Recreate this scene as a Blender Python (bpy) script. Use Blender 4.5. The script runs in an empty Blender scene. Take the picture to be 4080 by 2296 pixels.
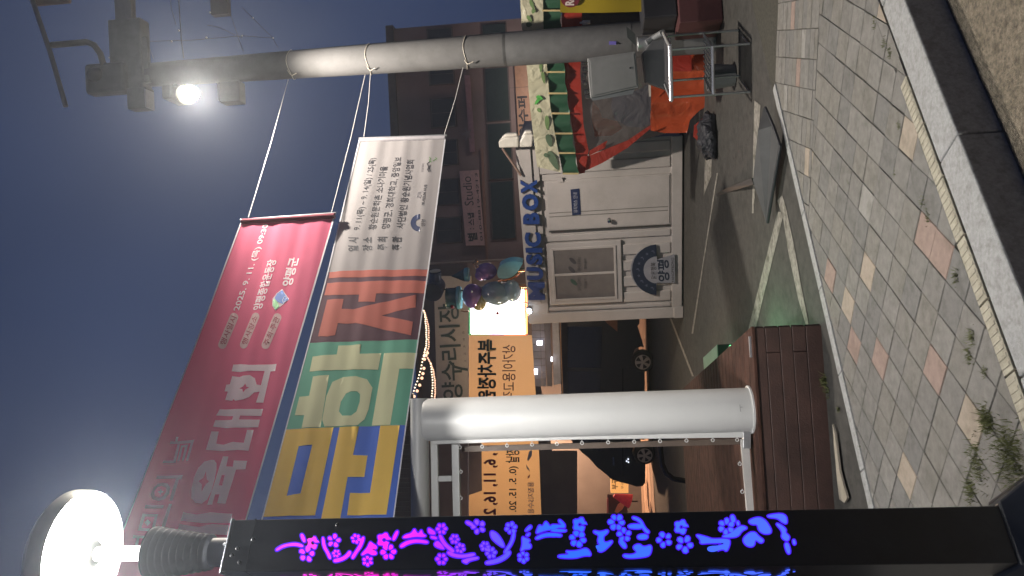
import bpy, bmesh, math, random
from mathutils import Vector, Matrix
from mathutils.geometry import tessellate_polygon
random.seed(7)
R = math.radians
scene = bpy.context.scene
COL = scene.collection

# ------------------------------------------------------------------ camera
EYE = Vector((0, 0, 1.55)); PITCH = R(5.5); ROLL = .048; FPX = 2946.7
fwd = Vector((0, math.cos(PITCH), math.sin(PITCH)))
rgt = Vector((1, 0, 0)); upv = rgt.cross(fwd)
cr, sr = math.cos(ROLL), math.sin(ROLL)
w_up = upv * cr + rgt * sr          # the picture's "up" before the phone was turned
w_rt = rgt * cr - upv * sr
cam = bpy.data.cameras.new('camera'); cam.lens = 26; cam.sensor_width = 36
cam.clip_start = .05; cam.clip_end = 2000
co = bpy.data.objects.new('camera', cam); COL.objects.link(co)
m = Matrix((-w_up, w_rt, -fwd)).transposed().to_4x4(); m.translation = EYE
co.matrix_world = m
scene.camera = co

# ------------------------------------------------------------------ world, exposure
scene.view_settings.view_transform = 'Standard'; scene.view_settings.look = 'None'
scene.view_settings.gamma = 1; scene.view_settings.use_curve_mapping = False
scene.view_settings.exposure = .25
W = bpy.data.worlds.new('World'); scene.world = W; W.use_nodes = True
nt = W.node_tree; nt.nodes.clear()
wo = nt.nodes.new('ShaderNodeOutputWorld'); wb = nt.nodes.new('ShaderNodeBackground')
wc = nt.nodes.new('ShaderNodeTexCoord'); wn = nt.nodes.new('ShaderNodeTexNoise'); wr = nt.nodes.new('ShaderNodeValToRGB')
wn.inputs['Scale'].default_value = 1.3; wn.inputs['Detail'].default_value = 3
wr.color_ramp.elements[0].position = .3; wr.color_ramp.elements[0].color = (.013, .020, .046, 1)
wr.color_ramp.elements[1].position = .75; wr.color_ramp.elements[1].color = (.028, .044, .100, 1)
nt.links.new(wc.outputs['Generated'], wn.inputs['Vector']); nt.links.new(wn.outputs['Fac'], wr.inputs['Fac'])
nt.links.new(wr.outputs['Color'], wb.inputs['Color']); nt.links.new(wb.outputs[0], wo.inputs[0])
wb.inputs['Strength'].default_value = 1.0
scene.cycles.max_bounces = 6; scene.cycles.sample_clamp_indirect = 4
scene.cycles.use_denoising = True

# ------------------------------------------------------------------ picture ray helpers
def ray(x, y):
    return fwd * FPX + w_rt * (1148 - y) + w_up * (2040 - x)
def g(x, y, z=0.):
    d = ray(x, y); return EYE + d * ((z - EYE.z) / d.z)
class Plane:
    def __init__(s, a, b=None, n=None):
        s.o = Vector(a)
        if n is None:
            d = Vector(b) - Vector(a); d.z = 0; d.normalize(); s.d = d
            n = Vector((d.y, -d.x, 0))
            if n.y > 0: n = -n
        else: s.d = None
        s.n = Vector(n).normalized()
    def pt(s, p, off=0):
        d = ray(*p); o = s.o + s.n * off
        return EYE + d * ((o - EYE).dot(s.n) / d.dot(s.n))
def atY(x, y, Y): return Plane((0, Y, 0), n=(0, -1, 0)).pt((x, y))

# ------------------------------------------------------------------ materials
MT = {}
def mat(name, col, rough=.6, metal=0., var=.12, scale=8., bump=.0, bscale=60., emis=None, es=0., trans=0., spec=.5, col2=None, dirt=0., sub=0.):
    if name in MT: return MT[name]
    mt = bpy.data.materials.new(name); mt.use_nodes = True; t = mt.node_tree; b = t.nodes['Principled BSDF']
    tc = t.nodes.new('ShaderNodeTexCoord'); n = t.nodes.new('ShaderNodeTexNoise'); n.inputs['Scale'].default_value = scale; n.inputs['Detail'].default_value = 6
    n.inputs['Roughness'].default_value = .62
    t.links.new(tc.outputs['Object'], n.inputs['Vector'])
    r = t.nodes.new('ShaderNodeValToRGB'); c = Vector(col)
    c2 = Vector(col2) if col2 else c * (1 + var); c1 = c * (1 - var)
    r.color_ramp.elements[0].position = .32; r.color_ramp.elements[0].color = (*c1, 1)
    r.color_ramp.elements[1].position = .68; r.color_ramp.elements[1].color = (*c2, 1)
    t.links.new(n.outputs['Fac'], r.inputs['Fac'])
    out = r.outputs['Color']
    if dirt:
        n3 = t.nodes.new('ShaderNodeTexNoise'); n3.inputs['Scale'].default_value = scale * .35; n3.inputs['Detail'].default_value = 8; n3.inputs['Roughness'].default_value = .7
        t.links.new(tc.outputs['Object'], n3.inputs['Vector'])
        r3 = t.nodes.new('ShaderNodeValToRGB'); r3.color_ramp.elements[0].position = .48; r3.color_ramp.elements[1].position = .62
        r3.color_ramp.elements[0].color = (1, 1, 1, 1); r3.color_ramp.elements[1].color = (1 - dirt, 1 - dirt, 1 - dirt * 1.1, 1)
        mx = t.nodes.new('ShaderNodeMixRGB'); mx.blend_type = 'MULTIPLY'; mx.inputs[0].default_value = 1
        t.links.new(n3.outputs['Fac'], r3.inputs['Fac']); t.links.new(out, mx.inputs[1]); t.links.new(r3.outputs['Color'], mx.inputs[2]); out = mx.outputs[0]
    t.links.new(out, b.inputs['Base Color'])
    b.inputs['Roughness'].default_value = rough; b.inputs['Metallic'].default_value = metal
    b.inputs['Specular IOR Level'].default_value = spec
    if trans: b.inputs['Transmission Weight'].default_value = trans
    if bump:
        n2 = t.nodes.new('ShaderNodeTexNoise'); n2.inputs['Scale'].default_value = bscale; n2.inputs['Detail'].default_value = 4
        t.links.new(tc.outputs['Object'], n2.inputs['Vector'])
        bp = t.nodes.new('ShaderNodeBump'); bp.inputs['Strength'].default_value = bump; bp.inputs['Distance'].default_value = .01
        t.links.new(n2.outputs['Fac'], bp.inputs['Height']); t.links.new(bp.outputs[0], b.inputs['Normal'])
    if emis: b.inputs['Emission Color'].default_value = (*emis, 1); b.inputs['Emission Strength'].default_value = es
    MT[name] = mt; return mt
def cloth(name, col, tr=.4, rough=.8):
    """thin fabric: part of the light comes through from behind"""
    if name in MT: return MT[name]
    mt = mat(name, col, rough=rough, var=.05, scale=3, bump=.1, bscale=300)
    t = mt.node_tree; b = t.nodes['Principled BSDF']; o = t.nodes['Material Output']
    tl = t.nodes.new('ShaderNodeBsdfTranslucent'); mx = t.nodes.new('ShaderNodeMixShader'); mx.inputs[0].default_value = tr
    tl.inputs['Color'].default_value = (*col, 1)
    t.links.new(b.outputs[0], mx.inputs[1]); t.links.new(tl.outputs[0], mx.inputs[2]); t.links.new(mx.outputs[0], o.inputs[0])
    return mt
def wrinkle(mt, sc, st=.8, d=.06):
    t = mt.node_tree
    for n in t.nodes:
        if n.type == 'BUMP': n.inputs['Strength'].default_value = st; n.inputs['Distance'].default_value = d; n.inputs['Height'].links[0].from_node.inputs['Scale'].default_value = sc; n.inputs['Height'].links[0].from_node.inputs['Distortion'].default_value = 1.2
    return mt
def clear(name, col=(.8, .8, .8), a=.25, rough=.15):
    """clear vinyl / dusty glass: mostly see-through with a glossy film"""
    if name in MT: return MT[name]
    mt = mat(name, col, rough=rough, var=.1, scale=5, bump=.3, bscale=9)
    t = mt.node_tree; b = t.nodes['Principled BSDF']; o = t.nodes['Material Output']
    tl = t.nodes.new('ShaderNodeBsdfTransparent'); mx = t.nodes.new('ShaderNodeMixShader'); mx.inputs[0].default_value = a
    t.links.new(tl.outputs[0], mx.inputs[1]); t.links.new(b.outputs[0], mx.inputs[2]); t.links.new(mx.outputs[0], o.inputs[0])
    return mt
def emit(name, col, s):
    if name in MT: return MT[name]
    mt = bpy.data.materials.new(name); mt.use_nodes = True; t = mt.node_tree
    b = t.nodes['Principled BSDF']; b.inputs['Base Color'].default_value = (.02, .02, .02, 1)
    b.inputs['Emission Color'].default_value = (*col, 1); b.inputs['Emission Strength'].default_value = s
    MT[name] = mt; return mt

# ------------------------------------------------------------------ mesh helpers
BASE = {}
def root(name, loc, label, cat, group=None):
    o = bpy.data.objects.new(name, None); COL.objects.link(o); o.location = loc; o.empty_display_size = .1
    BASE[o] = Vector(loc); o['label'] = label; o['category'] = cat
    if group: o['group'] = group
    return o
def tag(o, label=None, cat=None, group=None, kind=None):
    if label: o['label'] = label
    if cat: o['category'] = cat
    if group: o['group'] = group
    if kind: o['kind'] = kind
    return o
class MB:
    def __init__(s): s.v = []; s.f = []; s.sm = False
    def add(s, vs, fs):
        n = len(s.v); s.v += [Vector(p) for p in vs]; s.f += [tuple(i + n for i in f) for f in fs]; return s
    def hexa(s, p):
        return s.add(p, [(0, 3, 2, 1), (4, 5, 6, 7), (0, 1, 5, 4), (1, 2, 6, 5), (2, 3, 7, 6), (3, 0, 4, 7)])
    def box(s, c, sz, rz=0, rot=None):
        c = Vector(c); M = rot or Matrix.Rotation(rz, 3, 'Z'); h = Vector(sz) / 2
        p = [c + M @ Vector((x * h.x, y * h.y, z * h.z)) for z in (-1, 1) for x, y in ((-1, -1), (1, -1), (1, 1), (-1, 1))]
        return s.hexa(p)
    def prism(s, pts, ext, ext0=None):
        """outline pts swept along ext; ext0 shifts the first outline"""
        ext = Vector(ext); pts = [Vector(p) + (Vector(ext0) if ext0 else Vector()) for p in pts]; n = len(pts)
        tri = tessellate_polygon([pts])
        vs = pts + [p + ext for p in pts]
        fs = [tuple(t) for t in tri] + [tuple(i + n for i in reversed(t)) for t in tri]
        fs += [(i, (i + 1) % n, (i + 1) % n + n, i + n) for i in range(n)]
        return s.add(vs, fs)
    def tube(s, pts, r, seg=8, cap=True, closed=False):
        pts = [Vector(p) for p in pts]; n = len(pts); rr = r if isinstance(r, (list, tuple)) else [r] * n
        base = len(s.v); up = Vector((0, 0, 1)); prev = None
        for i, p in enumerate(pts):
            a = pts[(i - 1) % n] if (closed or i) else p; b = pts[(i + 1) % n] if (closed or i < n - 1) else p
            d = (b - a).normalized()
            if prev is None:
                u = d.cross(up) if abs(d.z) < .95 else d.cross(Vector((1, 0, 0)))
            else: u = prev - d * prev.dot(d)
            u.normalize(); prev = u; w = d.cross(u)
            for k in range(seg):
                t = 2 * math.pi * k / seg; s.v.append(p + (u * math.cos(t) + w * math.sin(t)) * rr[i])
        for i in range(n if closed else n - 1):
            for k in range(seg):
                a = base + i * seg + k; b = base + i * seg + (k + 1) % seg
                j = ((i + 1) % n) * seg + base
                s.f.append((a, b, j + (k + 1) % seg, j + k))
        if cap and not closed:
            s.f.append(tuple(base + k for k in range(seg))[::-1]); s.f.append(tuple(base + (n - 1) * seg + k for k in range(seg)))
        s.sm = True; return s
    def lathe(s, prof, c=(0, 0, 0), seg=24, M=None, cap=True):
        c = Vector(c); base = len(s.v); M = M or Matrix.Identity(3)
        for r, z in prof:
            for k in range(seg):
                t = 2 * math.pi * k / seg; s.v.append(c + M @ Vector((r * math.cos(t), r * math.sin(t), z)))
        for i in range(len(prof) - 1):
            for k in range(seg):
                a = base + i * seg; s.f.append((a + k, a + (k + 1) % seg, a + seg + (k + 1) % seg, a + seg + k))
        if cap: s.f.append(tuple(base + k for k in range(seg))[::-1]); a = base + (len(prof) - 1) * seg; s.f.append(tuple(a + k for k in range(seg)))
        s.sm = True; return s
    def ball(s, c, r, sc=(1, 1, 1), seg=16, rings=9, M=None):
        prof = [(max(r * math.sin(math.pi * i / rings), r * .02), -r * math.cos(math.pi * i / rings)) for i in range(rings + 1)]
        M = (M or Matrix.Identity(3)) @ Matrix.Diagonal(Vector(sc)); return s.lathe(prof, c, seg, M)
    def build(s, name, material, parent=None, bevel=0, smooth=None, seg=2):
        b = BASE.get(parent, Vector())
        me = bpy.data.meshes.new(name); me.from_pydata([v - b for v in s.v], [], s.f)
        me.materials.append(material)
        bm = bmesh.new(); bm.from_mesh(me); bmesh.ops.recalc_face_normals(bm, faces=bm.faces); bm.to_mesh(me); bm.free()
        o = bpy.data.objects.new(name, me); COL.objects.link(o)
        if parent: o.parent = parent; BASE[o] = b
        if s.sm if smooth is None else smooth:
            me.polygons.foreach_set('use_smooth', [True] * len(me.polygons))
            try: me.set_sharp_from_angle(angle=R(42))
            except Exception: pass
        if bevel:
            md = o.modifiers.new('bevel', 'BEVEL'); md.width = bevel; md.segments = seg; md.limit_method = 'ANGLE'
        return o
def sheet(name, pts, holes, material, parent, wave=None, nrm=None, step=(.12, .03), d=None, thick=0):
    """flat print: polygon (with holes) cut finely enough to follow a waving cloth"""
    loops = [[Vector(p) for p in pts]] + [[Vector(p) for p in h] for h in holes]
    tri = tessellate_polygon(loops); vs = [p for l in loops for p in l]
    return finish_print(name, vs, tri, material, parent, wave, nrm, step, d)
def finish_print(name, vs, fs, material, parent, wave, nrm, step, d, kind=None):
    b = BASE.get(parent, Vector()); me = bpy.data.meshes.new(name)
    bm = bmesh.new(); bv = [bm.verts.new(v) for v in vs]
    for f in fs:
        try: bm.faces.new([bv[i] for i in f])
        except Exception: pass
    if wave:
        zs = [v.co.z for v in bm.verts]; z = min(zs)
        while z < max(zs):
            bmesh.ops.bisect_plane(bm, geom=bm.verts[:] + bm.edges[:] + bm.faces[:], plane_co=(0, 0, z), plane_no=(0, 0, 1)); z += step[1]
        aa = [v.co.dot(d) for v in bm.verts]; a = min(aa)
        while a < max(aa):
            bmesh.ops.bisect_plane(bm, geom=bm.verts[:] + bm.edges[:] + bm.faces[:], plane_co=d * a, plane_no=d); a += step[0]
        for v in bm.verts: v.co += nrm * wave(v.co.dot(d), v.co.z)
    if nrm is not None:
        bm.normal_update()
        for f in bm.faces:
            if f.normal.dot(nrm) < 0: f.normal_flip()
    for v in bm.verts: v.co -= b
    bm.to_mesh(me); bm.free(); me.materials.append(material)
    o = bpy.data.objects.new(name, me); COL.objects.link(o)
    if parent: o.parent = parent; BASE[o] = b
    if wave: me.polygons.foreach_set('use_smooth', [True] * len(me.polygons))
    return o
_tc = bpy.data.curves.new('type', 'FONT'); _to = bpy.data.objects.new('type', _tc)
def text_mesh(s, bold=0., ext=0.):
    _tc.body = s; _tc.offset = bold; _tc.extrude = ext; _tc.resolution_u = 3
    me = bpy.data.meshes.new_from_object(_to)
    vs = [v.co.copy() for v in me.vertices]; fs = [tuple(p.vertices) for p in me.polygons]; bpy.data.meshes.remove(me); return vs, fs
def write(s, pl, p0, p1, p2, material, parent, name='lettering', off=.004, bold=0., wave=None, mirror=False, ext=0., fullh=False):
    """lettering laid on plane pl: p0 start of baseline, p1 end of baseline, p2 above p0 at the top of the glyphs"""
    vs, fs = text_mesh(s, bold)
    q0, q1, q2 = [pl.pt(p, off) for p in (p0, p1, p2)]
    x0 = min(v.x for v in vs); x1 = max(v.x for v in vs); y0 = min(v.y for v in vs); y1 = max(v.y for v in vs)
    if mirror: vs = [Vector((x0 + x1 - v.x, v.y, v.z)) for v in vs]
    def mp(v): return q0 + (q1 - q0) * ((v.x - x0) / (x1 - x0)) + (q2 - q0) * ((v.y - y0) / (y1 - y0))
    pts = [mp(v) for v in vs]
    if ext:
        mb = MB(); n = len(pts); bm = bmesh.new(); bv = [bm.verts.new(p) for p in pts]
        for f in fs:
            try: bm.faces.new([bv[i] for i in f])
            except Exception: pass
        r_ = bmesh.ops.extrude_face_region(bm, geom=bm.faces[:])
        for e in r_['geom']:
            if isinstance(e, bmesh.types.BMVert): e.co += pl.n * ext
        bmesh.ops.recalc_face_normals(bm, faces=bm.faces)
        b = BASE.get(parent, Vector())
        for v in bm.verts: v.co -= b
        me = bpy.data.meshes.new(name); bm.to_mesh(me); bm.free(); me.materials.append(material)
        o = bpy.data.objects.new(name, me); COL.objects.link(o); o.parent = parent; BASE[o] = b; return o
    return finish_print(name, pts, fs, material, parent, wave, pl.n, (.12, .03), pl.d)
def rect(pl, x0, y0, x1, y1, off=0):
    return [pl.pt(p, off) for p in ((x0, y0), (x1, y0), (x1, y1), (x0, y1))]
def slab(name, pl, pts, thick, material, parent, off=0, bevel=0):
    """board whose front outline (picture points) lies on plane pl, thickness going back"""
    return MB().prism([pl.pt(p, off) for p in pts], -pl.n * thick).build(name, material, parent, bevel)
def stroke_poly0(P_, w):
    P_ = [Vector(p) for p in P_]; Lq, Rq = [], []
    for i, p in enumerate(P_):
        d_ = (P_[min(i + 1, len(P_) - 1)] - P_[max(i - 1, 0)]).normalized(); n_ = Vector((-d_.y, d_.x)) * w / 2; Lq.append(tuple(p + n_)); Rq.append(tuple(p - n_))
    return Lq + Rq[::-1]
def clip_poly(pts, a, n):
    """keep the part of a 2D polygon where (p-a).n >= 0"""
    out = []
    for i in range(len(pts)):
        p, q = pts[i], pts[(i + 1) % len(pts)]; dp = (p - a).dot(n); dq = (q - a).dot(n)
        if dp >= 0: out.append(p)
        if (dp >= 0) != (dq >= 0): out.append(p + (q - p) * (dp / (dp - dq)))
    return out

# ------------------------------------------------------------------ common materials
asphalt = mat('asphalt', (.046, .043, .038), rough=.8, var=.3, scale=14, bump=.8, bscale=160, dirt=.3)
roadm = mat('road concrete', (.18, .15, .108), rough=.9, var=.45, scale=55, bump=1.0, bscale=140, dirt=.35)
granite = mat('granite', (.29, .29, .285), rough=.75, var=.15, scale=60, bump=.4, bscale=220, dirt=.25)
black = mat('black paint', (.012, .013, .017), rough=.45, var=.2)
white = mat('white paint', (.50, .50, .49), rough=.45, var=.03, scale=3, dirt=.06)
contw = mat('container paint', (.47, .43, .41), rough=.5, var=.06, scale=2.5, dirt=.12, bump=.05, bscale=20)
steel = mat('galvanised steel', (.42, .43, .44), rough=.4, metal=.7, var=.15, scale=12)
navy = mat('navy print', (.012, .022, .075), rough=.5)
ink = mat('black ink', (.012, .012, .016), rough=.6, var=0)

# =================================================================== THE GROUND
KD = Vector((-.86, -.51, 0)).normalized(); KN = Vector((.51, -.86, 0)).normalized()   # kerb direction / towards the road
K0 = Vector((.64, 3.237, 0))                                                           # on the kerb's road edge
ZR = -.17
def strip(p, d, n, a0, a1, b0, b1, z0, z1):
    c = [p + d * a + n * b for a, b in ((a0, b0), (a1, b0), (a1, b1), (a0, b1))]
    return [Vector((q.x, q.y, z)) for z in (z0, z1) for q in c]
gp = MB()
e0 = K0 + KN * -.02
gp.add([Vector((q.x, q.y, -.2)) for q in (e0 + KD * 75, e0 - KD * 75, e0 - KD * 75 - KN * 95, e0 + KD * 75 - KN * 95)], [(0, 1, 2, 3)])
# the parking lot sheet lies at z = 0 behind the pavement
lot = MB().add([Vector((q.x, q.y, -.006)) for q in (K0 - KN * .3 + KD * 75, K0 - KN * .3 - KD * 75, K0 - KD * 75 - KN * 95, K0 + KD * 75 - KN * 95)], [(0, 1, 2, 3)]).build('ground', asphalt)
tag(lot, kind='structure')
rd = MB().add([Vector((q.x, q.y, ZR)) for q in (K0 + KD * 75 - KN * .1, K0 - KD * 75 - KN * .1, K0 - KD * 75 + KN * 25, K0 + KD * 75 + KN * 25)], [(0, 1, 2, 3)]).build('road', roadm)
tag(rd, kind='structure')
# kerb stones
kb = bpy.data.objects.new('kerb', None); COL.objects.link(kb); BASE[kb] = Vector(); kb['kind'] = 'structure'
for i in range(-6, 7):
    a = .115 + i * 1.0
    MB().hexa(strip(K0, KD, KN, a + .003, a + .997, -.185, 0, ZR - .02, .004)).build('kerb_stone', granite, kb, bevel=.008)
# yellow guide strip
yel = mat('yellow guide stone', (.37, .34, .26), rough=.6, var=.12, scale=30, bump=.6, bscale=250, dirt=.2)
gs = bpy.data.objects.new('guide_strip', None); COL.objects.link(gs); BASE[gs] = Vector(); gs['kind'] = 'structure'
for i in range(-1, 14):
    a = -.12 + i * .3
    o = MB().hexa(strip(K0, KD, KN, a + .004, a + .296, -.262, -.19, -.05, .009))
    for k in range(8):
        b = a + .02 + k * .034
        o.hexa(strip(K0, KD, KN, b, b + .018, -.257, -.196, .0085, .0125))
    o.build('guide_stone', yel, gs, bevel=.002, seg=1)
# --- pavers
bed = mat('joint sand', (.045, .042, .032), rough=.95, var=.4, scale=40, bump=.6)
pv = MB().add([Vector((q.x, q.y, -.003)) for q in (K0 - KN * .19 + KD * 8, K0 - KN * .19 - KD * 8, K0 - KN * 1.95 - KD * 8, K0 - KN * 1.95 + KD * 8)], [(0, 1, 2, 3)]).build('pavement', bed)
tag(pv, kind='structure'); BASE[pv] = Vector()
pm = [mat('paver grey %d' % i, c, rough=.85, var=.16, scale=22, bump=.5, bscale=260, dirt=.22) for i, c in enumerate([(.165, .157, .143), (.183, .174, .158), (.148, .143, .133), (.172, .162, .143)])]
pp = mat('paver pink', (.26, .19, .158), rough=.85, var=.12, scale=22, bump=.5, bscale=260, dirt=.2)
pc = mat('paver cream', (.31, .26, .205), rough=.85, var=.12, scale=22, bump=.5, bscale=260, dirt=.2)
pl_ = mat('paver pale', (.25, .24, .22), rough=.85, var=.12, scale=22, bump=.5, bscale=260, dirt=.2)
V2 = lambda v: Vector((v[0], v[1]))
kn2 = V2(KN); k02 = V2(K0)
bl_a = Vector((1.247, 4.907)); bl_d = Vector((-.947, .322)).normalized(); bl_n = Vector((.322, .947)).normalized()  # border line; n points away from camera
lotA = Vector((1.45, 5.92)); lotD = Vector((-.868, -.497)).normalized(); lotN = Vector((.497, -.868)).normalized()
ncount = [0]; over = MB()
def paver(poly, material, h=.0):
    if len(poly) < 3: return
    ar = abs(sum(poly[i].x * poly[(i + 1) % len(poly)].y - poly[(i + 1) % len(poly)].x * poly[i].y for i in range(len(poly)))) / 2
    if ar < .0006: return
    c = sum(poly, Vector((0, 0))) / len(poly); n = len(poly)
    dz = random.uniform(-.0018, .0018)
    vs = [(p.x, p.y, -.03) for p in poly] + [(p.x, p.y, .0015 + dz) for p in poly] + [((p + (c - p) * .035).x, (p + (c - p) * .035).y, .0045 + dz + random.uniform(-.0004, .0004)) for p in poly]
    fs = [(i, (i + 1) % n, (i + 1) % n + n, i + n) for i in range(n)] + [(i + n, (i + 1) % n + n, (i + 1) % n + 2 * n, i + 2 * n) for i in range(n)] + [tuple(range(2 * n, 3 * n))]
    # visible bricks become pieces of their own
    d = Vector((c.x, c.y, 0)) - EYE; w = d.dot(fwd); a = d.dot(w_rt) / w * FPX; b = d.dot(w_up) / w * FPX
    if abs(2040 - b - 2040) < 2060 and abs(a) < 1180 and ncount[0] < 295:
        ncount[0] += 1; MB().add(vs, fs).build('brick', material, pv)
    else: over.add(vs, fs)
SPECIAL = []
for (x, y, k) in [(3545, 35, 'c'), (3430, 800, 'l'), (3460, 830, 'l'), (3700, 950, 'p'), (3715, 1000, 'p'), (3455, 1140, 'c'), (3375, 1210, 'c'), (3370, 1170, 'p'), (3510, 1430, 'p'), (3730, 1460, 'p'), (3885, 1680, 'c'), (3632, 1950, 'c'), (3385, 1345, 'p'), (3475, 1985, 'l'), (3640, 560, 'c'), (3165, 100, 'p'), (3208, 210, 'l'), (3187, 320, 'p'), (3134, 415, 'l'), (3215, 655, 'c'), (3290, 1120, 'p'), (3700, 3000, 'p')]:
    SPECIAL.append((V2(g(x, y)), k))
def pick(c, sz):
    for q, k in SPECIAL:
        if abs((q - c).dot(sz[0])) < sz[2] / 2 and abs((q - c).dot(sz[1])) < sz[3] / 2: return {'c': pc, 'p': pp, 'l': pl_}[k]
    return None
def lay(o, a, b, sa, sb, clips, rng, gap=.005, odds=.035):
    for i in range(-rng, rng):
        for j in range(-rng, rng):
            c = o + a * (sa * i) + b * (sb * j)
            if (c - Vector((.3, 4.2))).length > 3.6: continue
            jx, jr, gp_ = a * random.gauss(0, .0007) + b * random.gauss(0, .0007), random.gauss(0, .006), gap * random.uniform(.55, 1.2)
            a_, b_ = (a + b * jr), (b - a * jr); q = [c + jx + a_ * (s * (sa - gp_) / 2) + b_ * (t * (sb - gp_) / 2) for s, t in ((-1, -1), (1, -1), (1, 1), (-1, 1))]
            for (p, n) in clips:
                q = clip_poly(q, p, n)
                if len(q) < 3: break
            if len(q) < 3: continue
            m_ = pick(c, (a, b, sa, sb)) or (random.choice([pp, pc, pl_]) if (random.random() < odds and c.x < -1.1) else random.choice(pm))
            paver(q, m_)
ta = Vector((-.525, -.851)).normalized(); tb = Vector((-.851, .525)).normalized()
inner = k02 - kn2 * .268
main_clips = [(inner, -kn2), (bl_a - bl_n * .003, -bl_n), (lotA - lotN * -.07, lotN)]
lay(Vector((-.468, 4.09)), ta, tb, .172, .166, main_clips, 30)
kd2 = V2(KD); lay(Vector((-.468, 4.09)), ta, tb, .172, .166, [(k02 - kn2 * .194, -kn2), (inner, kn2), (k02 - kd2 * .424, -kd2), (bl_a - bl_n * .003, -bl_n)], 30)
ba = Vector((-.31, -.951)).normalized(); bb = Vector((-.951, .31)).normalized()
lay(Vector((1.60, 5.31)), ba, bb, .096, .19, [(bl_a + bl_n * .003, bl_n), (Vector((1.43, 5.89)), -bl_n), (lotA - lotN * -.07, lotN), (inner, -kn2)], 36)
o = over.build('brick', pm[0], pv); o['kind'] = 'stuff'
# stone edging between pavement and parking lot
ed = bpy.data.objects.new('edging', None); COL.objects.link(ed); BASE[ed] = Vector(); ed['kind'] = 'structure'
e3 = Vector((*lotA, 0)); d3 = Vector((*lotD, 0)); n3 = Vector((*lotN, 0))
for i in range(0, 8):
    if i * .6 > 4.5: break
    MB().hexa(strip(e3, d3, n3, i * .6 + .003, i * .6 + .597, -.012, .062, -.05, .012)).build('edging_stone', granite, ed, bevel=.005)
# painted lines on the lot
pw = mat('worn road paint', (.21, .195, .17), rough=.8, var=.35, scale=26, dirt=.55)
ml = MB()
for poly in ([(3098, 845), (3124, 845), (3010, 1314), (2981, 1314)], [(3098, 800), (3116, 778), (3130, 820), (3160, 960), (3196, 1160), (3222, 1290), (3212, 1300), (3180, 1190), (3140, 1000), (3122, 880)],
             [(2855, 690), (2861, 690), (2805, 1040), (2762, 1330), (2755, 1330), (2790, 1110)], [(2804, 780), (2812, 560), (2838, 560), (2834, 700)], [(3005, 400), (3030, 420), (3003, 850), (2996, 850)], [(2665, 1260), (2672, 1260), (2765, 1500), (2757, 1500)]):
    q = [g(x, y, -.002) for x, y in poly]; tri = tessellate_polygon([q]); ml.add(q, tri)
o = ml.build('painted_lines', pw); tag(o, kind='structure')
# weeds in the joints
weed = mat('weeds', (.085, .095, .025), rough=.8, var=.4, scale=30)
gr = MB()
def tuft(x, y, n, sp, h):
    c = g(x, y)
    for _ in range(n):
        p = c + Vector((random.gauss(0, sp), random.gauss(0, sp * .6), .0))
        t = random.uniform(0, 6.28); l = Vector((math.cos(t), math.sin(t), 0)); hh = random.uniform(.4, 1) * h
        w = l.cross(Vector((0, 0, 1))) * .0022
        gr.add([p - w, p + w, p + l * hh * .8 + Vector((0, 0, hh))], [(0, 1, 2)])
for a in [(3880, 1340, 90, .018, .03), (3870, 1420, 70, .02, .03), (3930, 1480, 40, .015, .025), (3930, 1670, 160, .03, .035), (3950, 1690, 120, .025, .035), (3900, 1850, 240, .05, .035), (4010, 1800, 300, .06, .04), (4060, 1830, 300, .06, .04), (3875, 1960, 160, .03, .035), (3490, 90, 50, .02, .02), (3530, 170, 60, .02, .02), (3550, 210, 50, .02, .02), (3590, 500, 50, .012, .02), (3570, 690, 24, .01, .015), (3385, 725, 24, .01, .015), (3680, 800, 40, .02, .018), (3700, 860, 50, .02, .02), (3815, 1100, 60, .015, .03), (3430, 1780, 30, .01, .02), (3290, 1520, 90, .02, .05), (3345, 1630, 40, .01, .03), (3300, 1560, 50, .02, .04)]:
    tuft(*a)
o = gr.build('grass', weed); tag(o, 'short green weeds growing in the paving joints and beside the timber deck', 'grass', kind='stuff')

def zpx(pl, x, y, off=0): return pl.pt((x, y), off).z
def vbox(name, pl, refx, ya, yb, z0, z1, t, off, material, parent, bevel=0):
    """upright box on plane pl between two picture columns, standing `off` proud and t thick"""
    p = pl.pt((refx, ya), off); q = pl.pt((refx, yb), off); mb = MB()
    n = pl.n
    pts = [Vector((s.x, s.y, z)) for z in (z0, z1) for s in (p, q, q - n * t, p - n * t)]
    return mb.hexa(pts).build(name, material, parent, bevel, smooth=False)

# =================================================================== TIMBER DECK
timber = mat('dark timber', (.052, .027, .021), rough=.55, var=.35, scale=5, bump=.3, bscale=90)
timber2 = mat('worn timber top', (.052, .025, .018), rough=.85, spec=.15, var=.45, scale=7, bump=.3, bscale=90)
DP = Plane((-.35, 5.08, 0), (-1.55, 4.98, 0))
dk = root('timber_deck', (-.36, 5.08, 0), 'low platform of dark brown boards under the white tube frame', 'deck')
A0 = Vector((-.345, 5.08, 0)); dd = DP.d; db = Vector((-.243, .97, 0)).normalized()
xs = [2992, 3047, 3103, 3154, 3209, 3277]; zz = [zpx(DP, x, 1305) for x in xs]; ZD = zz[0]
for i in range(5):
    for (a0, a1) in ((0, .165), (.169, 2.2), (2.204, 4.6)):
        if i not in (1, 3) and a0 == 0: a0 = 0; 
        p = [A0 + dd * a + Vector((0, 0, z)) + db * k for z in (zz[i + 1] + .0012, zz[i] - .0012) for a, k in ((a0, 0), (a1, 0), (a1, .025), (a0, .025))]
        if i in (1, 3) or a0 > 0:
            if a0 == .169 and i not in (1, 3): p = [A0 + dd * a + Vector((0, 0, z)) + db * k for z in (zz[i + 1] + .0012, zz[i] - .0012) for a, k in ((0, 0), (2.2, 0), (2.2, .025), (0, .025))]
            MB().hexa(p).build('fascia_board', timber, dk, bevel=.004)
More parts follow.
